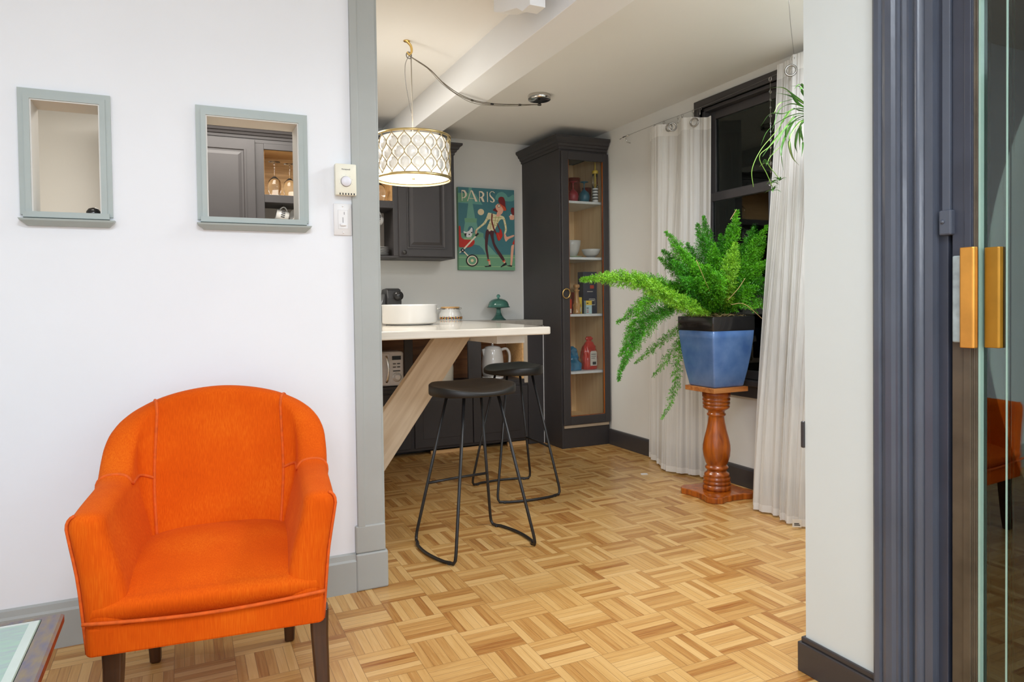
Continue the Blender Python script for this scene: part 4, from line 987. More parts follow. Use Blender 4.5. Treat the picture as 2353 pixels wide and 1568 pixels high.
    for a, b in (((620, 700), (760, 740)), ((640, 640), (800, 660)), ((690, 600), (840, 600)), ((690, 560), (640, 800)), ((745, 570), (700, 800)), ((800, 575), (750, 720)), ((570, 610), (620, 640)), ((540, 680), (570, 715)), ((470, 730), (490, 765)), ((870, 640), (910, 630)), ((885, 730), (930, 720)), ((890, 800), (935, 800))): line([a, b], 8, olive)
    poly([(390, 815), (420, 825), (412, 880), (385, 875)], peach); circ(632, 815, 20, cream, 14)
    poly([(780, 355), (905, 420), (870, 480), (860, 520), (790, 590), (742, 575), (770, 500), (722, 485), (742, 440), (730, 402)], peach)
    poly([(680, 474), (735, 430), (752, 468), (775, 490), (765, 512), (745, 498)], crim)
    poly([(788, 262), (830, 240), (880, 252), (905, 320), (908, 400), (932, 475), (880, 492), (862, 440), (802, 352), (785, 320)], crim); poly([(800, 352), (905, 420), (925, 478), (880, 490), (862, 440), (820, 385)], orng)
    circ(795, 402, 26, blk, 16); circ(795, 402, 19, cream, 16)
    line([(675, 530), (668, 650), (700, 780), (745, 880)], 22, crim); line([(765, 700), (815, 830)], 14, crim)
    poly([(740, 880), (765, 850), (795, 870), (815, 790), (830, 800), (862, 915), (800, 1005), (770, 990)], redd); line([(770, 870), (810, 980)], 10, orng)
    # dog and pram
    poly([(180, 840), (205, 830), (235, 850), (290, 820), (320, 765), (342, 785), (334, 900), (300, 948), (235, 930), (228, 890)], wht); poly([(205, 870), (240, 865), (232, 925), (215, 910)], blk); circ(325, 855, 12, blk, 10); circ(285, 888, 12, blk, 10); poly([(185, 945), (330, 930), (330, 985), (195, 990)], grnL)
    poly([(105, 740), (142, 740), (148, 972), (376, 980), (372, 1040), (340, 1085), (290, 1110), (125, 1106), (105, 1090)], redd)
    line([(188, 1142), (400, 912)], 26, cream); line([(388, 918), (438, 868)], 30, blk); line([(180, 1165), (330, 1330)], 20, cream); line([(122, 1200), (170, 1155)], 18, cream)
    circ(173, 1157, 32, blk, 16); circ(173, 1157, 13, wht, 12)
    circ(330, 1335, 104, blk, 32); circ(330, 1335, 84, cream, 32); circ(330, 1335, 68, grn, 32); circ(330, 1335, 26, moonc, 16)
    # PARIS
    L = cream
    line([(163, 128), (168, 312)], 10, L); poly([(160, 128), (215, 130), (246, 180), (246, 225), (215, 262), (170, 268), (170, 256), (200, 250), (218, 222), (215, 185), (190, 150), (160, 142)], L)
    line([(258, 318), (318, 135)], 10, L); poly([(315, 130), (345, 140), (425, 325), (388, 328)], L); line([(285, 270), (372, 275)], 9, L)
    line([(458, 150), (462, 330)], 10, L); poly([(455, 148), (505, 150), (540, 185), (540, 225), (515, 252), (545, 332), (512, 332), (478, 262), (462, 262), (462, 252), (500, 240), (512, 210), (500, 178), (455, 162)], L)
    line([(592, 158), (597, 335)], 14, L)
    poly([(715, 185), (690, 160), (655, 165), (640, 195), (655, 225), (700, 270), (722, 300), (715, 330), (685, 345), (650, 335), (636, 315), (645, 308), (668, 328), (692, 325), (690, 300), (655, 262), (630, 232), (630, 185), (655, 152), (695, 152), (722, 178)], L)
    mb.build('stretched_canvas', parent=t)
poster()

# ================================================================ THERMOSTAT, DIMMER, SMALL THINGS
def text_mesh(s, size, ext=.0004):
    cu = bpy.data.curves.new('lettering', 'FONT'); cu.body = s; cu.size = size; cu.extrude = ext; cu.align_x = 'CENTER'
    o = bpy.data.objects.new('lettering', cu); me = bpy.data.meshes.new_from_object(o); bpy.data.objects.remove(o); return me
def thermostat():
    x0, x1, z0, z1, yw = .508, .584, 1.474, 1.588, 2.594; yb_ = 2.612
    t = thing('thermostat', 'cream wall thermostat with round dial above the dimmer switch', 'thermostat', ((x0+x1)/2, yb_, z0))
    mb = MB().rbox(x0, x1, yw-.016, yb_ if x1 < .572 else 2.600, z0, z1, .004, CREAM)
    mb.box(x0+.004, .571, 2.598, 2.611, z0+.004, z1-.004, CREAM); mb.build('case', parent=t)
    Mx = Matrix.Translation(((x0+x1)/2, yw-.016, z0+.050)) @ Matrix.Rotation(PI/2, 4, 'X')
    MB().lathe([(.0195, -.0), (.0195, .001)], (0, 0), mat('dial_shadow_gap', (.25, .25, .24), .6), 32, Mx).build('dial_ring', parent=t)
    MB().lathe([(.0185, 0), (.0180, .006), (.0165, .008), (.001, .0085)], (0, 0), mat('pale_lilac_dial', srgb(232, 232, 240), .35), 36, Mx).build('dial', parent=t)
    mb = MB()
    for i in range(6): mb.box(x0+.014+i*.0102, x0+.018+i*.0102, yw-.0165, yw-.010, z0+.001, z0+.008, BLACKP)
    for i in range(7): a = rad(200-i*36.7); cx, cz = (x0+x1)/2+.0245*cos(a), z0+.050+.0245*sin(a); mb.box(cx-.0007, cx+.0007, yw-.0163, yw-.0155, cz-.0007, cz+.0007, mat('grey_tick', (.5, .5, .48)))
    mb.build('vent_slot', parent=t)
    me = text_mesh('Honeywell', .0072); me.materials.append(BLK); o = bpy.data.objects.new('lettering', me); C.objects.link(o); o.location = ((x0+x1)/2, yw-.0163, z1-.022); o.rotation_euler = (PI/2, 0, 0)
    o.parent = t; o.matrix_parent_inverse = wm(t).inverted()
thermostat()
def dimmer():
    x0, x1, z0, z1 = .505, .571, 1.330, 1.447; y = 2.612
    t = thing('dimmer_switch', 'white dimmer switch plate below the thermostat', 'light switch', ((x0+x1)/2, y, z0))
    MB().rbox(x0, x1, y-.006, y, z0, z1, .003, WHITEP).build('wall_plate', parent=t)
    c = (x0+x1)/2; g = mat('grey_slot', (.22, .22, .23), .5)
    MB().box(c-.018, c+.018, y-.0064, y-.005, z0+.024, z1-.024, mat('light_grey_joint', (.55, .55, .55), .5)).box(c-.0172, c+.0172, y-.0072, y-.005, z0+.0248, z1-.0248, WHITEP).build('insert', parent=t)
    MB().box(c-.001, c+.001, y-.0076, y-.007, z0+.046, z0+.066, g).box(c+.004, c+.006, y-.0076, y-.007, z0+.076, z0+.086, g).build('slider_slot', parent=t)
    MB().rbox(c-.011, c+.011, y-.013, y-.007, z0+.034, z0+.043, .003, WHITEP).build('slider', parent=t)
    for zz in (z0+.010, z1-.010):
        Mx = Matrix.Translation((c, y-.006, zz)) @ Matrix.Rotation(PI/2, 4, 'X'); MB().lathe([(.003, 0), (.0026, .001), (.0001, .0012)], (0, 0), SILVER, 12, Mx).build('screw', parent=t)
dimmer()
def black_knob():
    x, y, z = -.262, 2.668, 1.3755; t = thing('black_ornament', 'small glossy black domed ornament on the left window ledge', 'ornament', (x, y, z))
    MB().lathe([(.021, 0), (.022, .004), (.021, .014), (.014, .024), (.001, .028)], (x, y), BLACKP, 28, Matrix.Translation((0, 0, z))).build('dome', parent=t)
    MB().tube([(x-.012+.024*i/10, y-.0185+.004*abs(i-5)/5, z+.010+.008*sin(PI*i/10)) for i in range(11)], .0012, SILVER, 6).build('band', parent=t)
black_knob()
tag(MB().prism([(2.535, 3.56), (2.575, 3.545), (2.585, 3.57), (2.55, 3.585)], .0005, .003, WHITEP).build('paper_scrap'), 'tiny white scrap of paper on the parquet in front of the left curtain', 'scrap')

# ================================================================ PENDANT LAMP
def pendant():
    x, y, R, z0, z1 = 1.058, 3.40, .187, 1.694, 1.912
    t = thing('pendant_lamp', 'drum pendant lamp of gold wire lattice with crystals, hung on a swagged cord', 'lamp', (x, y, z0))
    ws = mat('glowing_white_shade', (.9, .86, .8), .7, var=.01, emit=.36, ecol=(1, .94, .86))
    wd = mat('glowing_diffuser', (.9, .9, .88), .6, var=.01, emit=2.2, ecol=(1, .98, .96))
    mb = MB(); r2 = R-.024
    mb.lathe([(r2, z0+.016), (r2, z1-.012)], (x, y), ws, 56, caps=False); mb.build('inner_shade', parent=t)
    MB().lathe([(.001, z0+.012), (R-.008, z0+.012), (R-.008, z0+.016), (.001, z0+.0165)], (x, y), wd, 56, caps=False).build('diffuser', parent=t)
    mb = MB()
    for z, h in ((z0, .013), (z1-.010, .010)):
        mb.lathe([(R-.004, z), (R+.003, z), (R+.003, z+h), (R-.004, z+h), (R-.004, z)], (x, y), GOLD, 72, caps=False)
    mb.build('gold_ring', parent=t)
    NC = 18; za, zb = z0+.010, z1-.008; hrow = (zb-za)/4*1.0
    LGOLD = mat('antique_gold_wire', (.42, .34, .18), .35, .8, var=.1)
    # three staggered rows of onion-shaped cells
    for k in range(2*NC):
        base = (k+.0)*PI/NC; sgn = 1 if k % 2 == 0 else -1; mb = MB(); P = []
        for i in range(41):
            f = i/40; ph = f*3; row = min(2, int(ph)); q = ph-row
            sh = sin(PI*q)**.85 if True else 0
            # cells are pointed at the top and bottom; strands kiss at the widest point
            o_ = sh*(PI/NC/2)*.98*2*.5*2
            d = (1 if row % 2 == 0 else -1)*sgn
            # strand centre line lies between its two neighbour cells
            P.append((base+sgn*(-PI/NC/2)*0, f, row, q, d))
        pts = []
        c0 = (k//2)*2*PI/NC
        for i in range(49):
            f = i/48; u = f*4-.5*0
            off = .5-.5*cos(2*PI*(f*2))      # 0 at top, 1 mid row one, 0, 1, ...
            ang = c0+sgn*(PI/NC)*off
            pts.append((x+R*cos(ang), y+R*sin(ang), zb-(zb-za)*f))
        mb.tube(pts, .0021, LGOLD, 6); mb.build('lattice_wire', parent=t)
    cr = mat('cut_crystal', (.97, .97, .95), .22, var=.03, trans=.5, coat=.3)
    cr.node_tree.nodes['Principled BSDF'].inputs['Subsurface Weight'].default_value = 0
    cm = None
    for row in range(3):
        zc = zb-(zb-za)*(row+1)/4
        for k in range(NC):
            a = (k+(0 if row % 2 == 0 else .5))*2*PI/NC
            if cm is None:
                mb = MB(); n = 8
                for sx in (0,):
                    rings = []
                    for (rr, dd) in ((.001, .007), (.013, .0055), (.0235, .0005), (.0235, -.0005), (.013, -.005), (.001, -.0055)):
                        rings.append([(rr*cos(2*PI*i/n+.39), -dd, rr*1.25*sin(2*PI*i/n+.39)) for i in range(n)])
                    mb.loft(rings, cr, False, None, True, True)
                o = mb.build('crystal'); cm = o.data
            else: o = bpy.data.objects.new('crystal', cm); C.objects.link(o)
            o.parent = t; o.matrix_parent_inverse = Matrix.Identity(4)
            o.location = ((R-.009)*cos(a), (R-.009)*sin(a), zc-z0); o.rotation_euler = (0, 0, a+PI/2)
    MB().lathe([(.008, z0+.006), (.008, z0+.012)], (x, y), GOLD, 12).build('finial', parent=t)
    # rod, spider, cord, hook, canopy
    mb = MB()
    for k in range(3): a = 2*PI*k/3+.4; mb.tube([(x, y, z1-.01), (x+R*cos(a), y+R*sin(a), z1-.006)], .003, GOLD, 6)
    mb.build('shade_spider', parent=t)
    hk = Vector((1.034, 3.36, CL))
    MB().tube([(x, y, z1-.01), (hk.x+.012, hk.y+.01, hk.z-.075)], .0028, mat('silver_braided_cord', srgb(180, 172, 158), .4, .3)).tube(spline([(x-.004, y, 2.02), (hk.x-.020, hk.y, 2.16), (hk.x-.022, hk.y, 2.25), (hk.x-.002, hk.y, 2.30)], 8), .0015, WIRE).build('hanging_cord', parent=t)
    mb = MB(); mb.lathe([(.016, hk.z-.004), (.016, hk.z)], (hk.x-.012, hk.y), BRASS, 20)
    mb.tube(spline([(hk.x-.012, hk.y, hk.z), (hk.x+.008, hk.y, hk.z-.022), (hk.x+.012, hk.y, hk.z-.05), (hk.x, hk.y, hk.z-.066), (hk.x-.012, hk.y, hk.z-.055)], 8), [.007-.00007*i for i in range(33)], BRASS, 10)
    mb.build('ceiling_hook', parent=t)
    MB().tube([(hk.x-.002+.013*cos(2*PI*i/16), hk.y, hk.z-.070+.016*sin(2*PI*i/16)) for i in range(16)], .003, WIRE, 8, closed=True).build('chain_link', parent=t)
    cp = Vector((2.00, 3.83, CR))
    cord = mat('grey_swag_cord', srgb(120, 112, 98), .4, .3, var=.2, scale=50)
    A = Vector((hk.x, hk.y, hk.z-.072)); B = Vector((cp.x-.0, cp.y-.02, cp.z-.062))
    SW = spline([A, Vector((1.153, 3.418, 2.272)), Vector((1.251, 3.465, 2.222)), Vector((1.369, 3.523, 2.190)), Vector((1.495, 3.584, 2.186)), Vector((1.664, 3.667, 2.212)), Vector((1.846, 3.755, 2.252)), B], 8)
    def sag(f, s): q = min(max(f, 0), 1)*(len(SW)-1); i = min(int(q), len(SW)-2); p = SW[i].lerp(SW[i+1], q-i); p.z -= (s-.075)*sin(PI*min(max(f, 0), 1)); return p
    mb = MB()
    for s, dx in ((.075, .0), (.082, .004), (.090, -.004)):
        mb.tube([tuple(sag(i/30, s)+Vector((0, dx*sin(i*.7), 0))) for i in range(31)], .0021 if s < .085 else .0012, cord, 6)
    sc_ = mb.build('swag_cord', parent=t)
    for f in (.52, .66, .84): p = sag(f, .079); MB().tube([tuple(sag(f-.007, .079)), tuple(sag(f+.007, .079))], .0055, BLACKP, 8).build('cord_clip', parent=sc_)
    o = MB().lathe([(.068, cp.z), (.070, cp.z-.004), (.070, cp.z-.028), (.066, cp.z-.031), (.001, cp.z-.031)], (cp.x, cp.y), mat('polished_nickel', (.62, .60, .57), .12, 1, var=.03), 40).build('canopy', parent=t)
    MB().lathe([(.008, cp.z-.031), (.008, cp.z-.052), (.012, cp.z-.054), (.012, cp.z-.062), (.001, cp.z-.063)], (cp.x, cp.y), BLACKP, 16).build('cord_grip', parent=o)
    l = bpy.data.lights.new('pendant_bulb', 'POINT'); l.energy = .7; l.color = (1, .92, .80); l.shadow_soft_size = .05
    o = bpy.data.objects.new('pendant_bulb', l); C.objects.link(o); o.location = (x, y, 1.80); setparent(o, t)
    l = bpy.data.lights.new('pendant_down_light', 'AREA'); l.shape = 'DISK'; l.size = .30; l.energy = 3.5; l.color = (1, .92, .80)
    o = bpy.data.objects.new('pendant_down_light', l); C.objects.link(o); o.location = (x, y, z0+.008); setparent(o, t)
pendant()

# ================================================================ PEDESTAL
PX, PY = 2.640, 3.000
def pedestal():
    t = thing('plant_pedestal', 'turned orange-brown wooden pedestal carrying the blue planter', 'pedestal', (PX, PY, 0))
    h = .150; mb = MB(); P = []
    n = 96
    for i in range(n):
        a = 2*PI*i/n; c_, s_ = cos(a), sin(a)
        k = max(abs(c_), abs(s_)); r = h/k
        m4 = abs(math.fmod(a+PI/4, PI/2)-PI/4)      # 0 on the diagonals, pi/4 in the middle of a side
        dm = abs((a % (PI/2))-PI/4)                  # 0 on corners
        r = interp([(0, h*1.30), (.16, h*1.27), (.45, h*1.0), (PI/4, h*.92)], dm)
        P.append((PX+r*c_, PY+r*s_))
    mb.prism(P, 0, .033, TERRA); mb.build('base', parent=t, bevel=.005)
    Q = [(.074, .033), (.076, .045), (.073, .058), (.066, .062), (.073, .066), (.074, .078), (.067, .083), (.072, .088), (.072, .100), (.064, .105), (.068, .110), (.066, .122), (.054, .130), (.050, .142), (.060, .146), (.063, .154), (.059, .162), (.052, .166), (.060, .180), (.071, .215), (.075, .250), (.074, .275), (.066, .315), (.054, .360), (.046, .400), (.042, .430), (.044, .436), (.050, .440), (.051, .447), (.045, .452), (.044, .462), (.058, .472), (.070, .480), (.072, .492), (.064, .496), (.073, .500), (.073, .512), (.065, .516), (.074, .520), (.074, .532), (.068, .536), (.076, .542), (.077, .575)]
    s_ = .578/.575
    mb = MB().lathe([(r, z*s_) for r, z in Q], (PX, PY), TERRA, 48); mb.build('turned_column', parent=t)
    q = .118
    mb = MB().box(PX-q, PX+q, PY-q, PY+q, .578, .604, wood('pedestal_top_wood', srgb(150, 80, 30), srgb(204, 140, 80), 0, 4, .4, .2)); mb.build('top_board', parent=t, bevel=.002)
pedestal()

# ================================================================ POTTED FERN
def ray(px, py, yv):
    """photo pixel -> point on the vertical plane y = yv, used to read off frond positions"""
    yaw, pit, rol = rad(25.1121), rad(1.2368), rad(-.7651)
    f = Vector((sin(yaw)*cos(pit), cos(yaw)*cos(pit), -sin(pit))); r = Vector((cos(yaw), -sin(yaw), 0)); u = r.cross(f)
    r2 = r*cos(rol)+u*sin(rol); u2 = -r*sin(rol)+u*cos(rol)
    d = f+r2*(px-1176.5)/1607.42-u2*(py-732.45)/1607.42; t = yv/d.y
    return Vector((0, 0, 1.07))+d*t
def frond(parent, P, R, dens, mt, seed, sparse=0, droop=0, stem=.0016):
    r_ = random.Random(seed); S = spline(P, 14); L = [0]
    for a, b in zip(S, S[1:]): L.append(L[-1]+(b-a).length)
    T = L[-1]; mb = MB(); n = len(S)
    mb.tube([tuple(p) for p in S], [stem*(1-.7*i/(n-1)) for i in range(n)], STEMG, 5)
    def at(s):
        for i in range(n-1):
            if L[i+1] >= s: f = (s-L[i])/max(1e-6, L[i+1]-L[i]); return S[i].lerp(S[i+1], f), (S[min(i+2, n-1)]-S[max(i-1, 0)]).normalized()
        return S[-1], (S[-1]-S[-2]).normalized()
    nb = int(T*dens); vs = []; fs = []
    for k in range(nb):
        f = lerp(.10, 1.0, (k+r_.random())/nb); p, tg = at(f*T)
        env = (smooth(.06, .28, f))*(1-smooth(.72, 1.04, f))*.9+.10
        az = r_.random()*2*PI; e1 = tg.orthogonal().normalized(); e2 = tg.cross(e1); rd = e1*cos(az)+e2*sin(az)
        bl = R*env*lerp(.75, 1.1, r_.random()); d = (rd*.86+tg*.55).normalized()
        m_ = max(3, int(bl/.0048))
        for j in range(m_):
            q = p+d*bl*((j+.6)/m_)
            for w in range(2 if not sparse else 2):
                v = (d*.7+Vector((r_.gauss(0, .7), r_.gauss(0, .7), r_.gauss(0, .7)))).normalized()
                ln = lerp(.009, .015, r_.random()); sd = v.cross(Vector((r_.random()-.5, r_.random()-.5, r_.random()-.5))).normalized()*.0016
                b = len(vs); vs += [q-sd*.4, q+v*ln*.5+sd, q+v*ln, q+v*ln*.5-sd]; fs.append((b, b+1, b+2, b+3))
    mb.add(vs, fs, mt, False)
    return mb.build('frond', parent=parent)
def potted_fern():
    t = thing('potted_fern', 'bushy green foxtail fern in a blue square planter with black rim', 'potted plant', (PX, PY, .604))
    S = lambda s, z, r=.012: [(PX+sx*(s-(r if k else 0)), PY+sy*(s-(0 if k else r)), z) for sx, sy, ks in ((-1, -1, (0, 1)), (1, -1, (1, 0)), (1, 1, (0, 1)), (-1, 1, (1, 0))) for k in (ks if True else 0)]
    def ring(s, z, r=.010):
        out = []
        for cx, cy, a in ((1, 1, 0), (-1, 1, 90), (-1, -1, 180), (1, -1, 270)):
            for i in range(5): q = rad(a+22.5*i); out.append((PX+cx*(s-r)+r*cos(q), PY+cy*(s-r)+r*sin(q), z))
        return out
    mb = MB(); prof = [(.100, .605), (.104, .612), (.120, .70), (.133, .79), (.141, .87), (.1435, .912)]
    mb.loft([ring(s, z) for s, z in prof], POTB, True, None, True, True)
    o = mb.build('planter', parent=t)
    mb = MB(); mb.loft([ring(s, z) for s, z in ((.1440, .910), (.1455, .914), (.1465, .980), (.1455, .986), (.137, .986), (.135, .96))], POTK, True, None, True, False); mb.build('black_rim', parent=o)
    mb = MB(); mb.grid(lambda a, b: (PX+(a*2-1)*.134, PY+(b*2-1)*.134, .968+.022*(1-((a*2-1)**2+(b*2-1)**2)/2)+.006*noise.noise(Vector((a*9, b*9, 0)))), 24, 24, SOIL)
    r_ = random.Random(4)
    for k in range(150):
        a, b = r_.uniform(-.12, .12), r_.uniform(-.12, .12); c_ = Vector((PX+a, PY+b, .980+.015*(1-(a*a+b*b)/.02)+.006)); d = Vector((r_.gauss(0, 1), r_.gauss(0, 1), r_.gauss(0, .35))).normalized()*r_.uniform(.008, .022)
        mb.tube([tuple(c_-d), tuple(c_+d)], .0011, STRAW, 4)
    mb.build('mulch', parent=t)
    base = lambda k: Vector((PX+.045*cos(k*2.4), PY+.045*sin(k*2.4), .985))
    A = lambda pts: [ray(px, py, yv) for px, py, yv in pts]
    sd = 1
    def F(pts, R, dens, mt, sp=0):
        nonlocal sd; sd += 1
        frond(t, [base(sd)]+A(pts), R, dens, mt, sd*31, sp)
    F([(1610, 716, 2.90), (1540, 684, 2.80), (1470, 648, 2.70), (1400, 640, 2.66), (1337, 643, 2.64)], .052, 900, FERN3)
    F([(1600, 690, 3.0), (1540, 660, 3.0), (1480, 640, 3.05), (1440, 640, 3.1)], .046, 800, FERN1)
    F([(1590, 670, 3.02), (1510, 672, 3.10), (1455, 715, 3.15), (1418, 742, 3.18)], .042, 620, FERN1)
    F([(1590, 668, 3.0), (1500, 690, 3.0), (1455, 750, 3.02), (1424, 818, 3.05)], .046, 640, FERN1)
    F([(1585, 690, 2.9), (1520, 715, 2.86), (1462, 765, 2.84), (1432, 835, 2.82), (1421, 874, 2.82)], .044, 720, FERN2)
    F([(1590, 700, 3.0), (1545, 712, 3.02), (1500, 745, 3.05), (1450, 810, 3.08), (1428, 850, 3.08)], .040, 420, FERN1, 1)
    # drooping, loosely leaved sprays in front of the curtain
    F([(1590, 720, 3.15), (1560, 752, 3.22), (1510, 795, 3.25), (1460, 835, 3.25)], .034, 330, FERN1, 1)
    F([(1590, 730, 3.15), (1565, 780, 3.20), (1530, 830, 3.22), (1500, 866, 3.22)], .034, 260, FERN1, 1)
    F([(1575, 735, 3.12), (1560, 810, 3.16), (1552, 880, 3.18), (1538, 930, 3.18), (1521, 962, 3.18)], .036, 330, FERN1, 1)
    # upright fan
    up = [(1531, 533, 3.05, 1), (1523, 576, 3.12, 2), (1516, 592, 3.2, 1), (1602, 516, 3.05, 2), (1617, 498, 3.12, 2), (1694, 484, 2.96, 1), (1745, 503, 3.0, 2), (1762, 520, 2.88, 1),
          (1560, 570, 2.95, 1), (1588, 600, 2.85, 1), (1545, 600, 2.9, 2), (1640, 560, 2.88, 1), (1655, 540, 3.05, 2), (1580, 560, 3.1, 2), (1675, 520, 3.1, 2), (1722, 545, 3.05, 1),
          (1757, 560, 2.90, 1), (1762, 600, 2.84, 1), (1758, 640, 2.84, 2), (1745, 585, 2.98, 2), (1735, 620, 2.90, 1), (1715, 590, 2.84, 1), (1765, 665, 2.86, 2), (1740, 660, 2.8, 1),
          (1600, 640, 2.82, 1), (1565, 640, 2.84, 2), (1625, 610, 2.8, 1), (1660, 625, 2.78, 1), (1700, 640, 2.78, 2), (1640, 660, 2.80, 2), (1540, 650, 3.0, 2)]
    for (px, py, yv, c_) in up:
        dx = px-1655; k = .5
        mid = (1655+dx*.45, lerp(705, py, .40), lerp(2.98, yv, .45)); m2 = (1655+dx*.78, lerp(705, py, .76)-abs(dx)*.02, lerp(2.98, yv, .8))
        mt = {1: FERN1, 2: FERN2}[c_]
        F([mid, m2, (px, py, yv)], .046 if py < 560 else .050, 820, mt)
    F([(1672, 650, 2.80), (1682, 600, 2.78), (1690, 558, 2.78)], .056, 1000, FERN3)
    F([(1655, 660, 2.78), (1650, 640, 2.76), (1640, 628, 2.74)], .045, 900, FERN1)
    F([(1700, 690, 2.86), (1730, 690, 2.82), (1757, 706, 2.80)], .034, 420, FERN1, 1)
    F([(1705, 702, 2.84), (1735, 708, 2.80), (1760, 700, 2.80)], .030, 360, FERN1, 1)
    # bare straw-coloured stems
    mb = MB()
    for P in (((1600, 598, 2.80), (1618, 640, 2.82), (1634, 676, 2.85)), ((1680, 700, 2.80), (1712, 700, 2.78), (1757, 738, 2.78)), ((1678, 505, 2.86), (1692, 482, 2.86)), ((1672, 690, 2.80), (1695, 665, 2.78), (1712, 640, 2.78))):
        mb.tube([tuple(p) for p in spline(A(P), 6)], .0016, STRAW, 5)
    mb.build('dry_stem', parent=t)
potted_fern()

# ================================================================ CURTAINS, WIRE, RINGS
def curtain(name, label, top, bot, zt, zb, n, ampt, ampb, hem=.05, seed=0, ext=None):
    t = thing(name, label, 'curtain', (top[0][0], top[0][1], 0)); r_ = random.Random(seed)
    T = spline([Vector((*p, 0)) for p in top], 30); B = spline([Vector((*p, 0)) for p in bot], 30)
    ph = [r_.random()*6.28 for _ in range(4)]
    def pt(u, v):
        def S(c): f = u*(len(c)-1); i = min(int(f), len(c)-2); return c[i].lerp(c[i+1], f-i), (c[i+1]-c[i]).normalized()
        a, da = S(T); b, db = S(B); z1_ = zt(u); z = lerp(zb(u), z1_, v)
        p = b.lerp(a, smooth(0, 1, v)*.5+v*.5); nn = Vector((-1, 0, 0))*abs(da.y)+Vector((0, 0, 0)); d = Vector((-da.y, da.x, 0))
        am = lerp(ampb, ampt, v)
        w_ = sin(2*PI*n*u+ph[0]+.5*sin(4*v+ph[1]))+.45*sin(2*PI*n*2.1*u+ph[2]+v)+.25*sin(2*PI*n*3.7*u+ph[3])
        return (p.x+d.x*am*w_, p.y+d.y*am*w_, z)
    H = zt(.5)-zb(.5); h0 = .035/H; h1 = 1-hem/H
    mb = MB().grid(lambda u, v: pt(u, lerp(h0, h1, v)), 150, 30, SHEER); mb.build('sheer_panel', parent=t)
    mb = MB().grid(lambda u, v: pt(u, lerp(h1, 1, v)), 150, 4, HEMF); mb.build('heading', parent=t)
    mb = MB().grid(lambda u, v: pt(u, lerp(0, h0, v)), 150, 2, HEMF); mb.build('hem', parent=t)
    return t, pt
def eyelet(parent, c, nrm, r=.022):
    nrm = Vector(nrm).normalized(); e1 = Vector((0, 0, 1)); e2 = nrm.cross(e1)
    o = MB().tube([tuple(Vector(c)+e1*r*sin(2*PI*i/24)+e2*r*cos(2*PI*i/24)) for i in range(24)], .0050, STEEL, 8, closed=True).build('eyelet', parent=parent); return o
def ringhook(label, c, parent=None):
    c = Vector(c); mb = MB()
    mb.tube([tuple(c+Vector((.0, .009*cos(2*PI*i/14), -.009+.009*sin(2*PI*i/14)))) for i in range(14)], .0013, WIRE, 6, closed=True)
    mb.tube([tuple(c+Vector((0, 0, -.018))), tuple(c+Vector((-.003, 0, -.045)))], .0022, SILVER, 6)
    o = mb.build('curtain_clip'); return tag(o, label, 'curtain clip', 'curtain clips on the wire')
c1, f1 = curtain('sheer_curtain', 'white sheer curtain bunched at the left side of the dark window, behind the fern', [(2.845, 3.86), (2.80, 3.72), (2.862, 3.60), (2.81, 3.48), (2.85, 3.36), (2.835, 3.245)], [(2.845, 3.90), (2.80, 3.75), (2.71, 3.56), (2.74, 3.45), (2.80, 3.34), (2.80, 3.255)],
                lambda u: interp([(0, 2.215), (.12, 2.215), (.16, 2.215), (.55, 2.190), (.60, 2.200), (1, 2.160)], u), lambda u: .012, 8, .004, .011, .075, 2)
eyelet(c1, (2.790, 3.585, 2.165), (-1, -.3, 0)); eyelet(c1, (2.785, 3.545, 2.160), (-.5, -1, 0), .024); eyelet(c1, (2.815, 3.375, 2.150), (-1, -.5, 0), .024)
c2, f2 = curtain('sheer_curtain', 'long white sheer curtain nearest the camera, hanging beside the white pier', [(2.845, 2.745), (2.835, 2.66), (2.80, 2.60), (2.83, 2.52), (2.84, 2.40), (2.84, 2.25)], [(2.66, 2.740), (2.60, 2.66), (2.62, 2.56), (2.58, 2.46), (2.60, 2.36), (2.62, 2.22)],
                lambda u: 2.302, lambda u: .010, 8, .0035, .013, .08, 5)
eyelet(c2, (2.785, 2.603, 2.222), (-1, -.9, 0), .026)
def care():
    o = MB().box(-.020, .020, -.0015, 0, 0, .036, WHC).build('care_label'); p = f2(.77, .008); o.location = (p[0]-.022, p[1]-.012, .014); o.rotation_euler = (0, 0, rad(-35)); m = wm(o); o.parent = c2; o.matrix_parent_inverse = wm(c2).inverted()
    k = MB().box(-.012, .014, -.0022, -.0014, .008, .012, BLK).box(-.012, .010, -.0022, -.0014, .015, .019, BLK).build('print'); k.parent = o
care()
# wire along the right wall, sagging slightly, with its wall anchor
def curtain_wire():
    t = thing('curtain_wire', 'thin steel curtain wire with turnbuckle stretched along the window wall', 'curtain wire', (2.86, 4.2, 2.25))
    P = [ray(*p) for p in ((1437, 317, 4.17), (1523, 285, 3.80), (1606, 253, 3.385), (1690, 215, 3.03), (1770, 182, 2.79))]
    P = [Vector((2.862, 4.20, 2.245)), Vector((2.862, 3.80, 2.248)), Vector((2.862, 3.39, 2.244)), Vector((2.862, 3.05, 2.252)), Vector((2.862, 2.80, 2.262)), Vector((2.862, 2.30, 2.28))]
    MB().tube([tuple(p) for p in spline(P, 6)], .0011, WIRE, 5).build('wire', parent=t)
    mb = MB(); mb.tube([(2.862, 4.20, 2.245), (2.862, 4.13, 2.245)], .005, SILVER, 8); mb.tube([(2.862, 4.24, 2.24), (2.862, 4.20, 2.245)], .0025, SILVER, 6)
    mb.tube([(2.90, 4.165, 2.200), (2.87, 4.165, 2.205), (2.863, 4.165, 2.235)], .003, SILVER, 6); mb.build('turnbuckle', parent=t)
curtain_wire()
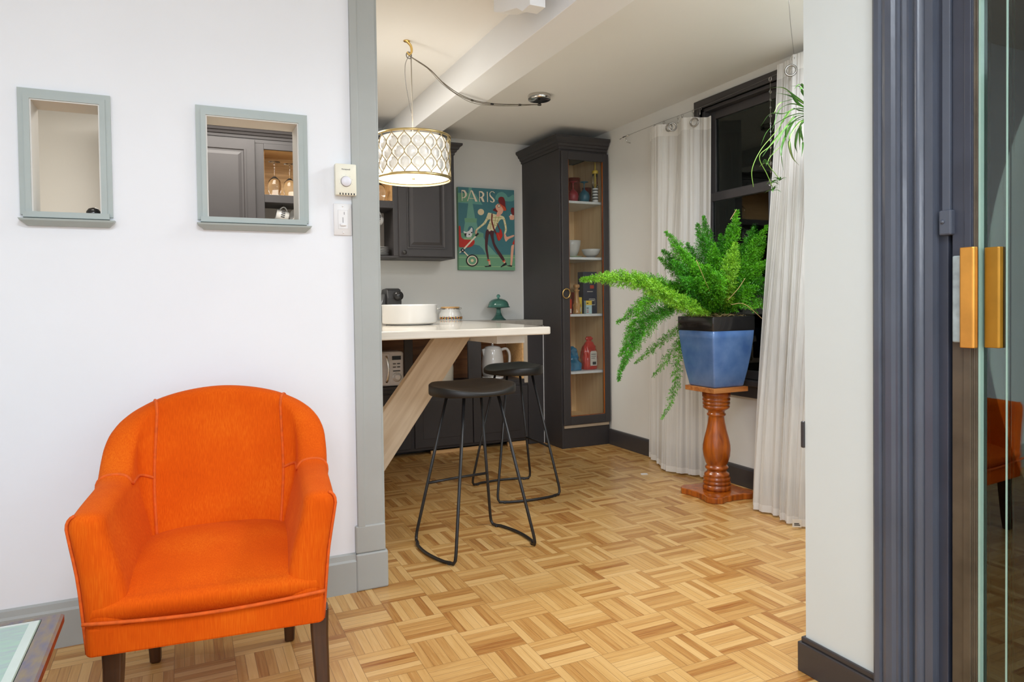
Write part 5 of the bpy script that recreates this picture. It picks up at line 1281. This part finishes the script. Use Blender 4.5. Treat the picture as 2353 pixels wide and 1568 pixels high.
for y, lb in ((3.83, 'empty curtain clip at the far left edge of the bunched curtain'), (3.73, 'second empty curtain clip from the far end of the wire'), (3.585, 'curtain clip above the eyelet turned to face the room'), (3.545, 'curtain clip just right of the room-facing eyelet'), (3.44, 'empty curtain clip left of the dark window corner'), (3.375, 'curtain clip holding the last eyelet in front of the dark window')):
    ringhook(lb, (2.862, y, 2.246 if y > 3.4 else 2.244))
ringhook('curtain clip holding the large eyelet of the near curtain', (2.80, 2.603, 2.292))
mb = MB().tube([tuple(ray(1824, 122, 2.60)), tuple(ray(1817, 60, 2.33)), tuple(ray(1810, -30, 2.05)), (2.10, 1.97, 2.345)], .0011, WIRE, 5)
tag(mb.build('hanging_wire'), 'thin dark wire rising from the near curtain clip to the ceiling', 'wire')
# crystal chain in front of the window
def crystal_chain():
    a = ray(1770, 180, 2.78); t = thing('crystal_chain', 'fine chain of small crystals hanging in front of the window', 'chain', (a.x, a.y, a.z)); b = Vector((a.x, a.y, 1.71))
    mb = MB(); mb.tube([tuple(a), tuple(b)], .0010, SILVER, 5)
    mb.tube([(a.x, a.y+.009*cos(2*PI*i/14), a.z-.004+.011*sin(2*PI*i/14)) for i in range(14)], .0014, SILVER, 6, closed=True)
    mb.build('chain', parent=t)
    n = 12
    for k in range(n): z = lerp(a.z-.07, b.z, k/(n-1)); MB().ball((a.x, a.y, z), .0052 if k % 3 else .0075, CLEAR, 8, (1, 1, 1.5)).build('crystal_bead', parent=t)
    MB().ball((a.x, a.y, b.z-.02), .013, CLEAR, 8, (1, 1, 1.3)).build('crystal_drop', parent=t)
crystal_chain()
# spider plant hanging behind the pier
def spider_plant():
    c = ray(1872, 262, 2.30); t = thing('spider_plant', 'hanging spider plant with arching striped leaves and plantlets at the pier edge', 'hanging plant', tuple(c))
    Mz = Matrix.Translation((c.x+.04, c.y-.02, c.z-.15))
    MB().lathe([(.05, 0), (.065, .02), (.085, .12), (.09, .14), (.085, .14), (.08, .11), (.001, .11)], (0, 0), mat('white_hanging_pot', (.8, .8, .78), .4), 32, Mz).build('hanging_pot', parent=t)
    mb = MB()
    for k in range(3): a = 2*PI*k/3; mb.tube([(c.x+.04+.085*cos(a), c.y-.02+.085*sin(a), c.z-.01), (c.x+.04, c.y-.02, 2.345)], .0015, WIRE, 5)
    mb.build('hanger', parent=t)
    SL = mat('spider_leaf_cream', srgb(190, 205, 130), .45, var=.15)
    def leaf(mb, P, w_, seed):
        S = spline(P, 7); n = len(S); vs = []; fs = []
        for i, p in enumerate(S):
            f = i/(n-1); d = (S[min(i+1, n-1)]-S[max(i-1, 0)]).normalized(); s_ = d.cross(Vector((0, 0, 1)));
            s_ = s_.normalized() if s_.length > .05 else Vector((1, 0, 0)); q = w_*(.55+.9*sin(PI*min(1, f*.9+.1)))*(1-f**3)*.6+.0004
            up = s_.cross(d)*q*.35
            vs += [p-s_*q+up, p-s_*q*.3, p+s_*q*.3, p+s_*q+up]
        fa, fb = [], []
        for i in range(n-1):
            a = i*4
            for j in range(3): (fb if j == 1 else fa).append((a+j, a+j+1, a+j+5, a+j+4))
        mb.add(vs, fa, SPID, True); mb.add(vs, fb, SL if seed % 6 == 0 else SPID, True)
    L = [((1830, 225), (1800, 203), (1768, 202)), ((1840, 235), (1812, 220), (1780, 213)), ((1835, 250), (1800, 262), (1770, 262), (1748, 290)), ((1835, 262), (1800, 275), (1765, 300), (1748, 335)), ((1838, 270), (1800, 300), (1770, 335), (1752, 360)), ((1830, 275), (1805, 315), (1795, 350), (1800, 392)), ((1840, 280), (1815, 320), (1820, 360), (1836, 380)), ((1842, 285), (1828, 330), (1832, 352)), ((1840, 290), (1845, 330), (1842, 360)), ((1835, 240), (1818, 215), (1800, 208)), ((1845, 215), (1838, 200), (1815, 198)), ((1842, 245), (1815, 240), (1790, 255), (1775, 300)), ((1835, 230), (1810, 232), (1790, 240), (1778, 262)), ((1838, 275), (1810, 290), (1785, 330), (1770, 365)), ((1845, 280), (1838, 310), (1838, 345)), ((1838, 255), (1820, 252), (1795, 285), (1788, 320)), ((1845, 200), (1835, 196), (1825, 205)), ((1840, 265), (1822, 275), (1806, 300), (1806, 330))]
    for i, P in enumerate(L):
        mb = MB(); pts = [c+Vector((.02, 0, 0))]+[ray(x, y, 2.30+.035*sin(i*1.7+j)) for j, (x, y) in enumerate(P)]; leaf(mb, pts, .0085, i); mb.build('leaf', parent=t)
    # runners with plantlets
    for j, (P, tips) in enumerate(((((1820, 250), (1785, 300), (1748, 345), (1728, 390), (1731, 430)), ()), (((1825, 265), (1775, 330), (1745, 360), (1762, 400), (1775, 430)), ((1762, 375), (1775, 420))), (((1800, 330), (1765, 370), (1782, 400), (1792, 412)), ((1792, 415), (1776, 438))))):
        mb = MB().tube([tuple(p) for p in spline([ray(x, y, 2.30) for x, y in P], 6)], .0016, mat('runner_green', srgb(112, 150, 56), .5), 5)
        o = mb.build('runner', parent=t)
        for (x, y) in tips:
            q = ray(x, y, 2.30); mb = MB(); r_ = random.Random(int(x))
            for k in range(11):
                a = r_.uniform(0, 2*PI); e = r_.uniform(-.2, 1); ln = r_.uniform(.020, .040); d = Vector((cos(a), sin(a), e)).normalized()
                leaf(mb, [q, q+d*ln*.6, q+d*ln+Vector((0, 0, -ln*.3))], .0036, k+1)
            mb.build('plantlet', parent=o)
spider_plant()

tag(MB().box(1.594, 1.606, 1.4505, 1.462, .645, .722, DARKT).build('wall_bracket', bevel=.004), 'small dark bracket on the far edge of the white pier beside the near curtain', 'bracket')
